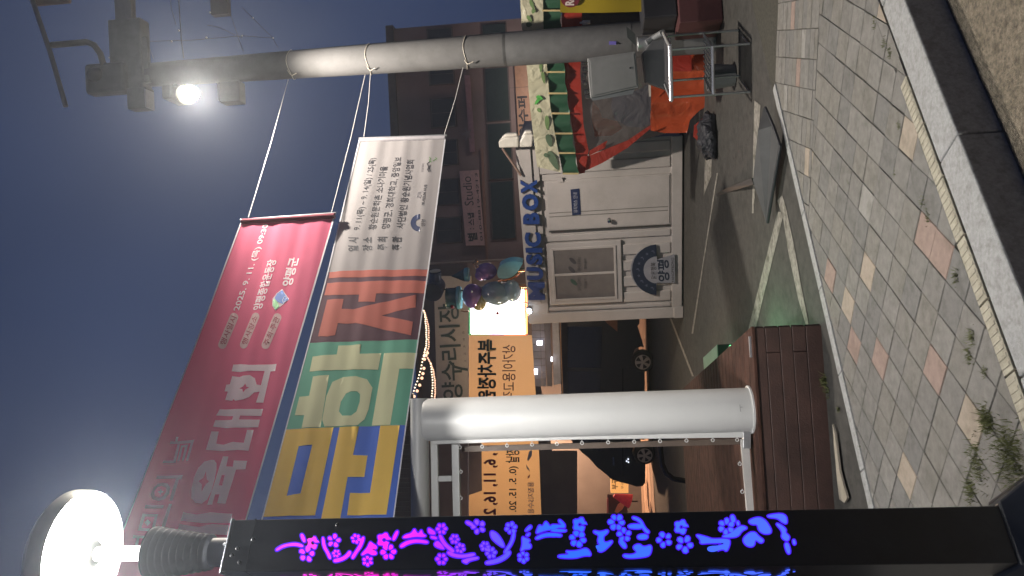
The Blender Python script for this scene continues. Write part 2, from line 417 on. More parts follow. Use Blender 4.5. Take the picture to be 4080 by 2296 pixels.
MB().hexa([A0 + dd * a + db * k + Vector((0, 0, z)) for z in (.02, ZD - .03) for a, k in ((.01, .03), (4.59, .03), (4.59, 4.0), (.01, 4.0))]).build('frame', timber, dk)
k = .0; i = 0
while k < 4.0:
    z = ZD - .024
    MB().hexa([A0 + dd * a + db * q + Vector((0, 0, zq)) for zq in (z, z + .024) for a, q in ((-.01, k - .012), (4.6, k - .012), (4.6, k + .13), (-.01, k + .13))]).build('deck_board', timber2, dk, bevel=.004, seg=1)
    k += .148
for i in range(5):
    MB().hexa([A0 - dd * (.0 + w) + db * q + Vector((0, 0, zq)) for zq in (zz[i + 1] + .003, min(zz[i] - .003, ZD - .026)) for w, q in ((-.008, .027), (.014, .027), (.014, 4.0), (-.008, 4.0))]).build('fascia_board', timber, dk, bevel=.003)
MB().box(A0 + dd * .12 + db * .03 + Vector((0, 0, ZD + .006)), (.14, .02, .012), rz=math.atan2(dd.y, dd.x)).build('metal_angle', steel, dk)
# litter at the deck's foot
leaf = mat('pale broken board', (.25, .22, .175), rough=.8, var=.2)
o = MB().prism([g(x, y, .01) for x, y in ((3324, 1690), (3334, 1730), (3344, 1800), (3352, 1870), (3366, 1925), (3384, 1985), (3377, 1996), (3372, 2004), (3352, 1990), (3344, 1930), (3338, 1850), (3330, 1770))], (0, 0, .012)).build('broken_board', leaf)
tag(o, 'pale broken strip of board lying at the foot of the timber deck', 'debris')

# =================================================================== WHITE TUBE FRAME
WPn = Plane((-.92, 5.22, 0), (-1.9, 5.08, 0))
fr = root('banner_frame', (-.915, 5.22, ZD), 'white painted round steel post with tube beam and ringed banner frame standing on the deck', 'frame')
MB().lathe([(.15, ZD), (.15, 2.70), (.145, 2.72)], (-.915, 5.22, 0), 40).build('post', white, fr)
MB().lathe([(.165, ZD), (.165, ZD + .012)], (-.915, 5.22, 0), 40).build('base_plate', white, fr)
pb = WPn.pt((1672, 1588)); pe = WPn.pt((1672, 2700)); pe.z = pb.z + .02
MB().tube([pb, pe], .066, 24).build('beam', white, fr)
PS = Plane((-.915, 5.068, 0), (-1.9, 5.0, 0))
sheet('scribble', [PS.pt(p, .006) for p in stroke_poly0([(2948, 1612), (2950, 1638), (2953, 1640)], 2)] , [], mat('faint scribble', (.12, .12, .12)), fr)
sheet('scribble', [PS.pt(p, .006) for p in stroke_poly0([(2948, 1622), (2958, 1623)], 2)] , [], MT['faint scribble'], fr)
def z_of(x, y): return WPn.pt((x, y)).z
vbox('rail', WPn, 1730, 1745, 2700, z_of(1745, 1850), z_of(1716, 1850), .03, 0, white, fr, .004)
vbox('rail', WPn, 1814, 1770, 2700, z_of(1830, 1850), z_of(1801, 1850), .04, .01, white, fr, .004)
for y in (1908, 2120): vbox('spacer', WPn, 1770, y - 11, y + 11, z_of(1800, 1900), z_of(1746, 1900), .025, 0, white, fr, .002)
MB().prism([WPn.pt(p, .01) for p in ((1718, 1744), (1718, 1772), (2300, 1752), (2965, 1744), (2965, 1716), (2300, 1726))], -WPn.n * .04).build('stile', white, fr, bevel=.004)
grey = mat('grey flat bar', (.42, .40, .38), rough=.5, var=.1, dirt=.1)
MB().prism([WPn.pt(p, .012) for p in ((2952, 1752), (2984, 1745), (3004, 2030), (3024, 2300), (3040, 2500), (3010, 2500), (2995, 2300), (2976, 2030))], -WPn.n * .035).build('bottom_rail', grey, fr, bevel=.003)
MB().prism([WPn.pt(p, .03) for p in ((2962, 1722), (2992, 1722), (2992, 1788), (2962, 1788))], -WPn.n * .06).build('corner_plate', steel, fr, bevel=.003)
ring0 = None
def ring(x, y):
    global ring0
    c = WPn.pt((x, y), .01)
    if ring0 is None:
        n = 20; mb = MB(); mb.tube([Vector((.0105 * math.cos(2 * math.pi * i / n), 0, .0105 * math.sin(2 * math.pi * i / n))) for i in range(n)], .0032, 6, closed=True)
        mb.tube([Vector((.011, 0, 0)), Vector((.02, 0, 0))], .0035, 6)
        ring0 = mb.build('ring', white, None); ring0.parent = fr; ring0.location = c - BASE[fr]
    else:
        o = ring0.copy(); COL.objects.link(o); o.parent = fr; o.location = c - BASE[fr]
for x, y in [(1832, 1783), (1921, 1780), (2020, 1776), (2120, 1772), (2219, 1769), (2319, 1766), (2423, 1763), (2527, 1761), (2630, 1758), (2735, 1756), (2840, 1754), (2937, 1753)]: ring(x, y)
for x, y in [(2948, 1849), (2958, 1960), (2968, 2070), (2978, 2180), (2990, 2290), (1836, 1880), (1836, 1985), (1838, 2090)]: ring(x, y)
vbox('back_post', WPn, 2250, 1768, 1790, ZD, z_of(1835, 1780), .04, -.06, mat('brown post', (.09, .065, .05), var=.2), fr)
# slatted canopy edge behind the beam
cf = mat('grey slats', (.16, .135, .125), rough=.7, var=.2, scale=6)
CPn = Plane((-1.0, 5.6, 0), (-2, 5.45, 0))
ca = root('canopy', (-1.0, 5.6, 2.9), 'brown grey slatted roof edge directly above the white tube beam', 'canopy')
z0 = zpx(CPn, 1640, 1800); z1 = z0 + .30
for i in range(48):
    y = 1602 + i * 19
    vbox('slat', CPn, 1610, y, y + 17.5, z0, z1, .02, 0, cf, ca, .003)
MB().hexa([CPn.pt((1640, 1604), -.022) * 1 + Vector((0, 0, 0)) if False else Vector((p.x, p.y, z)) for z in (z1 - .03, z1 - .01) for p in (CPn.pt((1610, 1604), -.022), CPn.pt((1610, 2500), -.022), CPn.pt((1610, 2500), -.022) + Vector((-.1, 1.2, 0)), CPn.pt((1610, 1604), -.022) + Vector((-.1, 1.2, 0)))]).build('roof_sheet', cf, ca)

# =================================================================== LED POST WITH ROUND LAMP
PN = Vector((.559, -.829, 0)); PD = Vector((-.829, -.559, 0)); S = .195
rc = atY(2400, 2044, 2.76); rc.z = 0
LP = Plane(rc, rc + PD)
cx = rc + PD * S / 2 - PN * S / 2; RZ = math.atan2(PD.y, PD.x)
zt = zpx(LP, 905, 2180)
lp = root('street_lamp', (cx.x, cx.y, 0), 'square black lamp post with glowing blossom cut-outs and a bright white round lamp', 'street lamp')
pbk = mat('post black', (.010, .012, .017), rough=.38, var=.25, scale=9, bump=.05)
MB().box((cx.x, cx.y, (zt + .08) / 2), (S, S, zt - .08), rz=RZ).build('post', pbk, lp, bevel=.006)
MB().prism([(cx + PD * a * .2 - PN * b * .2).to_tuple()[:2] + (0.,) for a, b in ((-1, -1), (1, -1), (1, 1), (-1, 1))], (0, 0, .01)).build('base_plate', pbk, lp)
q = [cx + PD * a * s_ - PN * b * s_ + Vector((0, 0, z)) for z, s_ in ((.01, .19), (.13, .108)) for a, b in ((-1, -1), (1, -1), (1, 1), (-1, 1))]
MB().hexa(q).build('base_cover', pbk, lp, bevel=.006)
seam = zpx(LP, 1000, 2160)
MB().box((cx.x, cx.y, seam), (S + .004, S + .004, .004), rz=RZ).build('seam', pbk, lp)
MB().box((cx.x, cx.y, zt + .003), (S + .01, S + .01, .008), rz=RZ).build('top_plate', mat('bright edge', (.35, .37, .4), rough=.3, metal=.6), lp, bevel=.002)
for px in ((948, 2186), (925, 2214), (955, 2242), (1010, 2150), (1345, 2093)):
    c = LP.pt(px); M = Matrix((PD, Vector((0, 0, 1)), PN)).transposed()
    MB().lathe([(.008, 0), (.008, .004), (.004, .008)], c, 12, M).build('bolt', pbk, lp)
# ribbed sleeve, tube, lamp head
zb0 = zt + .01
axis = Vector((cx.x, cx.y, 0))
zs_ = lambda x: Plane(axis, n=(0, -1, 0)).pt((x, 2222)).z
z9, z8, z6, z4 = zs_(898), zs_(842), zs_(612), zs_(330)
prof = [(.055, zb0), (.055, z8 - .01), (.068, z8)]
n = 9
for i in range(n):
    z = z8 + (z6 - z8) * (i + .15) / n; r_ = .068 + (.100 - .068) * i / (n - 1); h = (z6 - z8) / n
    prof += [(r_ - .010, z), (r_ + .002, z + h * .35), (r_ + .003, z + h * .55), (r_ - .008, z + h * .8)]
prof += [(.102, z6), (.028, z6 + .002)]
MB().lathe(prof, axis, 40).build('ribbed_sleeve', mat('sleeve', (.008, .010, .02), rough=.5, var=.1), lp)
for k in range(6):
    t = k * math.pi / 3 + .3; MB().ball(axis + Vector((.062 * math.cos(t), .062 * math.sin(t), zb0 + .02)), .008, seg=8, rings=5).build('bolt', steel, lp)
MB().lathe([(.034, z6), (.028, z6 + .05), (.027, z4 + .02)], axis, 24).build('tube', white, lp)
alum = mat('lamp housing', (.42, .42, .38), rough=.4, metal=.3)
MB().lathe([(.01, z4 + .026), (.237, z4 + .022), (.237, z4), (.244, z4 - .012), (.25, z4), (.252, z4 + .05), (.22, z4 + .085), (.1, z4 + .11), (.01, z4 + .115)], axis, 64).build('lamp_housing', alum, lp)
lampd = emit('lamp diffuser', (1, .98, .94), 130)
MB().lathe([(.235, z4 + .016), (.235, z4 + .008), (.215, z4 - .006), (.16, z4 - .016), (.08, z4 - .02), (.03, z4 - .021), (.03, z4 + .016)], axis, 64).build('diffuser', lampd, lp)
MB().lathe([(.029, z4 - .058), (.055, z4 - .05), (.072, z4 - .022), (.029, z4 - .0205)], axis, 32).build('hub', mat('lamp hub', (.5, .5, .42), rough=.3, metal=.5), lp)
for k in range(4):
    sp = bpy.data.lights.new('lamp_light', 'SPOT'); sp.energy = 104; sp.spot_size = R(131); sp.spot_blend = .03; sp.shadow_soft_size = .04; sp.color = (1, .97, .93)
    so = bpy.data.objects.new('lamp_light', sp); COL.objects.link(so); so.parent = lp; so.location = (.10 * math.cos(k * math.pi / 2 + .6), .10 * math.sin(k * math.pi / 2 + .6), z4 - .05)
# ---- glowing blossom cut-outs
gm = bpy.data.materials.new('blossom light'); gm.use_nodes = True; t = gm.node_tree; b = t.nodes['Principled BSDF']
tc = t.nodes.new('ShaderNodeTexCoord'); sx = t.nodes.new('ShaderNodeSeparateXYZ'); mr = t.nodes.new('ShaderNodeMapRange'); rp = t.nodes.new('ShaderNodeValToRGB')
mr.inputs['From Min'].default_value = zpx(LP, 3150, 2100); mr.inputs['From Max'].default_value = zpx(LP, 1080, 2200)
t.links.new(tc.outputs['Object'], sx.inputs[0]); t.links.new(sx.outputs['Z'], mr.inputs['Value']); t.links.new(mr.outputs[0], rp.inputs['Fac'])
el = rp.color_ramp.elements; el[0].position = 0; el[0].color = (.06, .12, 1, 1); el[1].position = 1; el[1].color = (.55, .03, 1, 1)
for p_, c_ in ((.45, (.02, .12, 1)), (.55, (.10, .07, .95)), (.66, (.38, .02, 1)), (.78, (.95, .01, .62)), (.93, (1, .04, .8))):
    e = el.new(p_); e.color = (*c_, 1)
t.links.new(rp.outputs['Color'], b.inputs['Emission Color']); b.inputs['Emission Strength'].default_value = 1.2; b.inputs['Base Color'].default_value = (.02, .02, .02, 1)
rim = bpy.data.materials.new('blossom rim'); rim.use_nodes = True; t2 = rim.node_tree; b2 = t2.nodes['Principled BSDF']
def sm(pts, k=2):
    for _ in range(k):
        o_ = []
        for i in range(len(pts)):
            p, q = Vector(pts[i]), Vector(pts[(i + 1) % len(pts)]); o_ += [p * .75 + q * .25, p * .25 + q * .75]
        pts = o_
    return pts
SHP = []
def poly(o, s, pts): SHP.append(sm([(o[0] + x * s, o[1] + y * s) for x, y in pts]))
def stroke(o, s, pts, w):
    P_ = [Vector((o[0] + x * s, o[1] + y * s)) for x, y in pts]; w = w * s / 2; L, Rr = [], []
    for i, p in enumerate(P_):
        d = (P_[min(i + 1, len(P_) - 1)] - P_[max(i - 1, 0)]).normalized(); n_ = Vector((-d.y, d.x)); e = d * w * (.7 if i == len(P_) - 1 else -.7 if i == 0 else 0)
        ww = w * random.uniform(.85, 1.15); L.append(p + n_ * ww + e); Rr.append(p - n_ * ww + e)
    SHP.append(sm([tuple(p) for p in L + Rr[::-1]], 2))
def flower(o, s, c, r, n=6):
    C_ = Vector((o[0] + c[0] * s, o[1] + c[1] * s)); r *= s; a0 = random.random() * 6
    for k in range(n):
        a = a0 + k * 2 * math.pi / n; p = C_ + Vector((math.cos(a), math.sin(a))) * r * .66; u = Vector((math.cos(a), math.sin(a))); v = Vector((-u.y, u.x))
        k1 = r * random.uniform(.30, .38); k2 = r * random.uniform(.25, .31)
        SHP.append([tuple(p + u * k1 * math.cos(q_) + v * k2 * math.sin(q_) * (1.15 if math.cos(q_) > 0 else .85)) for q_ in [j * math.pi / 4 for j in range(8)]])
def solid(o, s, c, r):
    C_ = Vector((o[0] + c[0] * s, o[1] + c[1] * s)); r *= s; pts = []
    for j in range(22):
        a = .5 + j * (2 * math.pi - .6) / 21; pts.append(tuple(C_ + Vector((math.cos(a), math.sin(a))) * r * (.86 + .14 * math.cos(5 * a))))
    for j in range(12):
        a = .5 + (11 - j) * (2 * math.pi - .6) / 11; pts.append(tuple(C_ + Vector((math.cos(a), math.sin(a))) * r * .28))
    SHP.append(pts)
o6, k6 = (900, 1900), .28144; o3, k3 = (1500, 1600), .48014; o4 = (2200, 1600); o5 = (2600, 1600)
stroke(o6, k6, [(720, 1035), (800, 985), (900, 960), (1000, 955), (1080, 980)], 42); stroke(o6, k6, [(1075, 825), (1110, 910)], 48); solid(o6, k6, (1232, 935), 95); flower(o6, k6, (1145, 1095), 112, 5)
stroke(o6, k6, [(1375, 870), (1390, 990), (1440, 1070), (1475, 1150)], 40); flower(o6, k6, (1530, 905), 95, 5); flower(o6, k6, (1563, 1088), 58); flower(o6, k6, (1840, 878), 70)
stroke(o6, k6, [(1540, 1190), (1640, 1170), (1720, 1120), (1755, 1070)], 46); stroke(o6, k6, [(1945, 865), (1900, 990), (1840, 1070), (1795, 1145)], 42)
poly(o6, k6, [(2040, 910), (2070, 940), (2145, 985), (2130, 1030), (2050, 1020), (2135, 1060), (2135, 1105), (2060, 1110), (2010, 1070), (1930, 1120), (1915, 1095), (2000, 1010)])
solid(o6, k6, (2240, 895), 108); flower(o6, k6, (2300, 1065), 112, 6); flower(o6, k6, (2005, 1193), 76); stroke(o6, k6, [(2425, 780), (2375, 885)], 46)
poly(o3, k3, [(212, 1132), (240, 1105), (290, 1095), (315, 1048), (335, 1090), (350, 1095), (375, 1058), (385, 1100), (415, 1110), (400, 1128), (330, 1120), (240, 1137)]); stroke(o3, k3, [(205, 1202), (260, 1168), (340, 1155), (420, 1168)], 28)
poly(o3, k3, [(425, 1050), (445, 1052), (492, 1085), (485, 1108), (430, 1098)]); flower(o3, k3, (540, 1057), 46); stroke(o3, k3, [(457, 1125), (495, 1135)], 22); stroke(o3, k3, [(528, 1115), (560, 1180), (600, 1215), (635, 1243)], 28)
poly(o3, k3, [(500, 1150), (468, 1200), (575, 1237), (540, 1180)]); flower(o3, k3, (648, 1142), 40); flower(o3, k3, (695, 1218), 42); flower(o3, k3, (540, 1308), 50)
stroke(o3, k3, [(597, 1255), (640, 1278), (720, 1287), (808, 1270)], 28); poly(o3, k3, [(692, 1318), (830, 1285), (858, 1305), (765, 1325), (750, 1352)])
stroke(o3, k3, [(750, 1003), (795, 1024)], 24); flower(o3, k3, (845, 1040), 60, 5); flower(o3, k3, (900, 1202), 40); flower(o3, k3, (950, 1257), 46)
poly(o3, k3, [(945, 1068), (1005, 1095), (1058, 1180), (1060, 1218), (1000, 1180), (948, 1130)]); stroke(o3, k3, [(1140, 1095), (1125, 1170), (1067, 1250)], 24); flower(o3, k3, (1115, 1050), 50)
stroke(o3, k3, [(915, 1340), (1000, 1325), (1070, 1290), (1100, 1252)], 30); poly(o3, k3, [(1238, 1062), (1280, 1022), (1290, 1050), (1235, 1083)]); poly(o3, k3, [(1235, 1110), (1278, 1085), (1262, 1122)])
poly(o3, k3, [(1208, 1120), (1225, 1130), (1280, 1150), (1255, 1175), (1285, 1190), (1280, 1222), (1225, 1225), (1192, 1248), (1212, 1190)]); flower(o3, k3, (1218, 1292), 48)
poly(o3, k3, [(1325, 1085), (1350, 1018), (1378, 1045), (1402, 992), (1420, 1010), (1440, 1040), (1512, 1032), (1510, 1055), (1400, 1068), (1330, 1097)]); stroke(o3, k3, [(1330, 1135), (1400, 1105), (1500, 1108)], 26)
stroke(o4, k3, [(0, 1032), (50, 1035), (100, 1038)], 20); stroke(o4, k3, [(62, 990), (98, 1030)], 22); stroke(o4, k3, [(0, 1070), (110, 1072)], 22); stroke(o4, k3, [(0, 1103), (70, 1112)], 24)
solid(o4, k3, (230, 1022), 62); flower(o4, k3, (212, 1140), 70, 6); poly(o4, k3, [(105, 1238), (160, 1245), (230, 1235), (290, 1212), (332, 1282), (270, 1277), (190, 1302), (50, 1297), (50, 1275), (150, 1272)])
poly(o4, k3, [(345, 1070), (400, 1085), (465, 1062), (462, 1092), (420, 1120), (432, 1180), (505, 1150), (490, 1185), (400, 1265), (350, 1195), (400, 1192), (375, 1160), (392, 1110), (345, 1090)])
flower(o4, k3, (533, 1003), 68, 6); flower(o4, k3, (597, 1108), 58, 5); stroke(o4, k3, [(570, 1160), (603, 1205)], 32)
stroke(o4, k3, [(675, 965), (730, 985), (765, 1060), (795, 1085)], 24); stroke(o4, k3, [(645, 1037), (740, 1037)], 36); stroke(o4, k3, [(722, 1125), (780, 1122)], 38)
poly(o4, k3, [(590, 1268), (660, 1275), (712, 1252), (662, 1208), (720, 1178), (760, 1212), (828, 1185), (818, 1270), (775, 1290), (650, 1302), (592, 1292)])
flower(o4, k3, (930, 1147), 66, 5); solid(o4, k3, (1072, 1042), 62); flower(o4, k3, (1098, 1185), 72, 5)
poly(o4, k3, [(1180, 1098), (1300, 1130), (1325, 1143), (1450, 1138), (1482, 1160), (1450, 1252), (1420, 1220), (1340, 1252), (1285, 1240), (1290, 1200), (1400, 1195), (1440, 1172), (1300, 1175), (1225, 1182), (1235, 1150)])
flower(o4, k3, (1445, 1038), 68, 6)
poly(o5, k3, [(572, 1118), (640, 1100), (700, 1050), (740, 1028), (795, 1050), (740, 1072), (710, 1125), (600, 1130)]); stroke(o5, k3, [(662, 955), (672, 990)], 34); stroke(o5, k3, [(706, 1000), (712, 1022)], 20)
poly(o5, k3, [(790, 990), (860, 962), (905, 965), (950, 1000), (998, 1090), (930, 1103), (878, 1070), (872, 1018), (820, 1022)])
poly(o5, k3, [(742, 1145), (800, 1088), (850, 1082), (880, 1120), (928, 1152), (900, 1180), (850, 1140), (845, 1205), (780, 1203)])
poly(o5, k3, [(948, 943), (1105, 925), (1122, 1022), (1070, 1000), (1040, 968), (960, 962)]); poly(o5, k3, [(1018, 1012), (1052, 1015), (1112, 1060), (1100, 1090), (1142, 1120), (1122, 1165), (1065, 1130), (1080, 1080)])
stroke(o5, k3, [(1112, 1185), (1130, 1252)], 34); stroke(o5, k3, [(1172, 1155), (1178, 1180)], 22)
C0 = rc.copy()
rimm = mat('cut-out rim glow', (.01, .01, .02), emis=(.06, .005, .9), es=1.1)
def grow(sp_, d_):
    c_ = sum((Vector(p) for p in sp_), Vector((0, 0))) / len(sp_); n_ = len(sp_); out_ = []
    ar = sum(Vector(sp_[i]).cross(Vector(sp_[(i + 1) % n_])) for i in range(n_))
    for i in range(n_):
        a_, b_ = Vector(sp_[i - 1]), Vector(sp_[(i + 1) % n_]); e = b_ - a_
        if e.length < 1e-6: out_.append(Vector(sp_[i])); continue
        e.normalize(); nn = Vector((e.y, -e.x)) * (1 if ar > 0 else -1); out_.append(Vector(sp_[i]) + nn * d_)
    return out_
for s_ in SHP:
    q = [LP.pt(p, .0035) for p in s_]; tri = tessellate_polygon([q]); MB().add(q, tri).build('light_shape', gm, lp)
    q = [LP.pt(p, .002) for p in grow(s_, 5)]; tri = tessellate_polygon([q]); MB().add(q, tri).build('light_rim', rimm, lp)
    # the same cut-outs on the post's left side
    q0 = [LP.pt(p) for p in s_]; q1 = []
    for p in q0:
        a = (p - C0).dot(PD); q1.append(C0 + PD * (S + .003) - PN * (S - a) + Vector((0, 0, p.z)))
    MB().add(q1, tessellate_polygon([q1])).build('light_shape', gm, lp)

# =================================================================== HANGING BANNERS
def banner(name, label, A, B, outline, base, amp, phase):
    pl = Plane(A, B); bz = [0]
    d = pl.d
    def wave(a, z):
        return amp * (math.sin(z * 21 + phase + .35 * math.sin(a * 2.1)) + .4 * math.sin(z * 47 + a * 1.3) + .25 * math.sin(a * 3.1 + z * 7 + math.sin(a * 1.7))) 
    r_ = root(name, A, label, 'banner')
    bg = sheet('cloth', [pl.pt(p) for p in outline], [], base, r_, wave, pl.n, (.12, .02), d)
    return r_, pl, wave
red = cloth('red cloth', (.80, .135, .26), .5); whc = cloth('white cloth', (.46, .43, .43), .45)
b1, P1, w1 = banner('red_banner', 'upper hanging banner, crimson with white lettering', (.767, 6.636, 4.2), (-1.42, 5.04, 4.4), [(963, 872), (767, 1400), (483, 2128), (330, 2500), (860, 2500), (978, 2084), (1149, 1500), (1335, 851)], red, .0035, .5)
b2, P2, w2 = banner('festival_banner', 'lower hanging banner, white with large yellow, cream and coral letters', (1.61, 7.436, 3.3), (-1.485, 4.748, 3.3), [(1433, 549), (1306, 1084), (1231, 1367), (1138, 1710), (1040, 2083), (960, 2400), (1525, 2400), (1568, 2077), (1619, 1694), (1668, 1352), (1708, 1073), (1777, 540)], whc, .003, 1.7)
wht = cloth('print white', (.86, .83, .86), .45)
def pr(rt, pl, wv, name, mt_, pts, o=(0, 0), s=1., holes=(), off=.001):
    f = lambda L: [pl.pt((o[0] + x * s, o[1] + y * s), off) for x, y in L]
    return sheet(name, f(pts), [f(h) for h in holes], mt_, rt, wv, pl.n, (.12, .02), pl.d)
# coloured fields of the lower banner
mar = cloth('print maroon', (.085, .022, .045), .3); cor = cloth('print coral', (.60, .16, .12), .4); grn = cloth('print green', (.15, .46, .33), .4)
crm = cloth('print cream', (.76, .74, .48), .4); blu = cloth('print blue', (.075, .18, .70), .4); ylw = cloth('print yellow', (.92, .60, .12), .4)
pr(b2, P2, w2, 'printed_field', mar, [(1306, 1084), (1708, 1073), (1668, 1352), (1232, 1366)])
pr(b2, P2, w2, 'printed_field', grn, [(1232, 1367), (1668, 1353), (1619, 1693), (1138, 1709)])
pr(b2, P2, w2, 'printed_field', blu, [(1138, 1710), (1619, 1694), (1568, 2077), (1526, 2395), (962, 2395), (1040, 2083)])
o7, k7 = (1200, 1050), .24133; o2, k2 = (1000, 1150), .7906
L = lambda *a, **k: pr(b2, P2, w2, 'lettering', *a, off=.002, **k)
L(cor, [(470, 140), (780, 120), (1050, 108), (2105, 100), (2085, 208), (1050, 222), (780, 232), (455, 240)], o7, k7)
L(cor, [(430, 322), (780, 305), (1600, 278), (2065, 290), (2035, 490), (1240, 495), (1215, 635), (940, 630), (955, 508), (600, 525), (382, 522)], o7, k7)
L(cor, [(430, 598), (700, 585), (668, 748), (860, 752), (1300, 650), (1905, 518), (1888, 725), (1500, 808), (1325, 855), (1500, 890), (1845, 965), (1812, 1188), (1300, 1075), (900, 980), (750, 995), (605, 985), (560, 1185), (430, 1212), (278, 1200)], o7, k7)
L(crm, [(243, 545), (293, 540), (312, 443), (393, 435), (350, 697), (255, 702), (268, 637), (220, 638)], o2, k2)
L(crm, [(410, 470), (465, 445), (530, 443), (585, 458), (612, 500), (592, 610), (572, 660), (535, 690), (370, 695), (358, 660), (380, 540)], o2, k2, holes=[[(478, 530), (505, 519), (535, 519), (550, 533), (548, 570), (532, 620), (505, 641), (460, 641), (443, 618), (452, 570)]])
L(crm, [(310, 342), (432, 332), (440, 288), (556, 282), (548, 330), (655, 325), (640, 408), (430, 410), (295, 418)], o2, k2)
L(crm, [(670, 325), (838, 323), (822, 403), (748, 405), (702, 688), (608, 690)], o2, k2)
L(ylw, [(172, 710), (415, 698), (322, 1142), (62, 1150)], o2, k2, holes=[[(240, 795), (309, 787), (250, 1033), (180, 1045)]])
L(ylw, [(447, 698), (545, 695), (514, 840), (587, 840), (570, 948), (487, 950), (448, 1170), (350, 1173)], o2, k2)
L(ylw, [(652, 692), (750, 690), (683, 1140), (484, 1143), (499, 1030), (600, 1030)], o2, k2)
inkc = mat('banner ink', (.02, .02, .028), rough=.7, var=0)
def T(rt, pl, wv, s, p0, p1, p2, mt_=None, bold=0., off=.002, **k): return write(s, pl, p0, p1, p2, mt_ or inkc, rt, bold=bold, wave=wv, off=off, **k)
c5 = lambda x, y: (1350 + x * .4138, 500 + y * .4138)
for s_, a, b_, c_, bo in [('일 시', (188, 1215), (190, 1080), (88, 1212), .03), ('장 소', (325, 1208), (325, 1075), (225, 1205), .03), ('주 최', (462, 1200), (468, 1075), (365, 1198), .03), ('주 관', (600, 1200), (607, 1070), (505, 1198), .03),
                          ('9. 11(목) ~ 9. 14(일) / 25(목)', (215, 1008), (372, 315), (130, 1010), .008), ('황순원문학촌 소나기마을', (355, 1002), (470, 392), (278, 1002), .008),
                          ('양평군, 경희대학교, 중앙일보', (490, 998), (612, 305), (405, 998), .008), ('사단법인 황순원기념사업회', (628, 990), (728, 330), (548, 990), .008), ('MUSEUM HUB', (822, 770), (850, 572), (795, 768), .01), ('양평', (832, 972), (835, 908), (790, 972), .0)]:
    T(b2, P2, w2, s_, c5(*a), c5(*b_), c5(*c_), bold=bo)
T(b2, P2, w2, '양평문화재단', c5(812, 448), c5(822, 362), c5(790, 447), mat('grey ink', (.12, .11, .12)))
grn2 = mat('green ink', (.12, .25, .08)); 
arc = [c5(775 - 0 + 0 * k, 0) for k in ()]
def arcpts(c, r0, r1, a0, a1, n=14):
    P_ = [(c[0] + r1 * math.cos(R(a0 + (a1 - a0) * i / n)), c[1] + r1 * math.sin(R(a0 + (a1 - a0) * i / n))) for i in range(n + 1)]
    Q_ = [(c[0] + r0 * math.cos(R(a0 + (a1 - a0) * i / n)), c[1] + r0 * math.sin(R(a0 + (a1 - a0) * i / n))) for i in range(n + 1)]
    return P_ + Q_[::-1]
L(navy, [c5(*p) for p in arcpts((775, 940), 35, 65 * 1.3, 85, 275)])
def stroke_poly(P_, w):
    P_ = [Vector(p) for p in P_]; Lq, Rq = [], []
    for i, p in enumerate(P_):
        d_ = (P_[min(i + 1, len(P_) - 1)] - P_[max(i - 1, 0)]).normalized(); n_ = Vector((-d_.y, d_.x)) * w / 2; Lq.append(tuple(p + n_)); Rq.append(tuple(p - n_))
    return Lq + Rq[::-1]
for pts in ([(755, 690), (762, 650), (770, 635)], [(785, 700), (780, 650), (800, 630)], [(765, 690), (790, 685), (785, 655)]): L(mat('grey ink', (.12, .11, .12)), stroke_poly([c5(*p) for p in pts], 3))
for pts in ([(870, 450), (855, 430), (865, 400), (850, 370), (880, 350)], [(880, 445), (870, 410), (880, 380)]): L(ink, stroke_poly([c5(*p) for p in pts], 3))
for pts in ([(890, 355), (870, 340), (885, 320), (870, 308)], [(905, 345), (945, 318), (930, 308)]): L(grn2, stroke_poly([c5(*p) for p in pts], 3))
# white hems
hem = cloth('hem white', (.70, .70, .74), .3)
pr(b2, P2, w2, 'hem', hem, stroke_poly([(1434, 549), (1306, 1084), (1231, 1367), (1138, 1710), (1040, 2083), (960, 2395)], 5), off=.003)
pr(b2, P2, w2, 'hem', hem, stroke_poly([(1775, 541), (1706, 1073), (1666, 1352), (1617, 1694), (1566, 2077), (1524, 2395)], 5), off=.003)
pr(b1, P1, w1, 'hem', hem, stroke_poly([(964, 876), (768, 1402), (486, 2128), (334, 2495)], 5), off=.004)
pr(b1, P1, w1, 'hem', hem, stroke_poly([(1333, 855), (1147, 1500), (977, 2084), (862, 2490)], 6), off=.004)
# sleeves with their sticks at the right ends
drk = cloth('red sleeve', (.20, .01, .035), .2)
MB().tube([P1.pt((958, 878), .0), P1.pt((1338, 850), .0)], [.012, .012], 10).build('stick', steel, b1)
MB().tube([P1.pt((964, 884), .0), P1.pt((1333, 862), .0)], [.028, .028], 12).build('sleeve', drk, b1)
MB().tube([P2.pt((1430, 552), .0), P2.pt((1780, 540), .0)], [.011, .011], 10).build('stick', steel, b2)
MB().tube([P2.pt((1435, 560), .0), P2.pt((1774, 550), .0)], [.026, .026], 12).build('sleeve', mat('grey sleeve', (.36, .34, .36)), b2)
# red banner lettering
B1 = lambda *a, **k: pr(b1, P1, w1, 'lettering', wht, *a, **k); oR, kR = (450, 1400), .5516
B1([(868, 95), (920, 92), (980, 100), (1050, 97), (1182, 92), (1172, 143), (1137, 145), (1085, 370), (1033, 370), (1058, 292), (1020, 297), (985, 330), (940, 350), (885, 358), (868, 345), (862, 357), (810, 350), (828, 290), (806, 288), (818, 240), (843, 237), (860, 178), (915, 186), (940, 178), (990, 173), (1025, 195), (1038, 240), (1068, 245), (1095, 142), (1000, 142), (920, 150), (857, 143)], oR, kR, holes=[[(957, 236), (966, 258), (985, 262), (960, 275), (941, 297), (936, 275), (914, 270), (940, 258)]])
B1([(770, 418), (900, 418), (1083, 415), (1070, 466), (920, 465), (912, 493), (1060, 492), (1048, 547), (830, 555), (722, 543), (738, 497), (860, 495), (870, 470), (745, 462)], oR, kR)
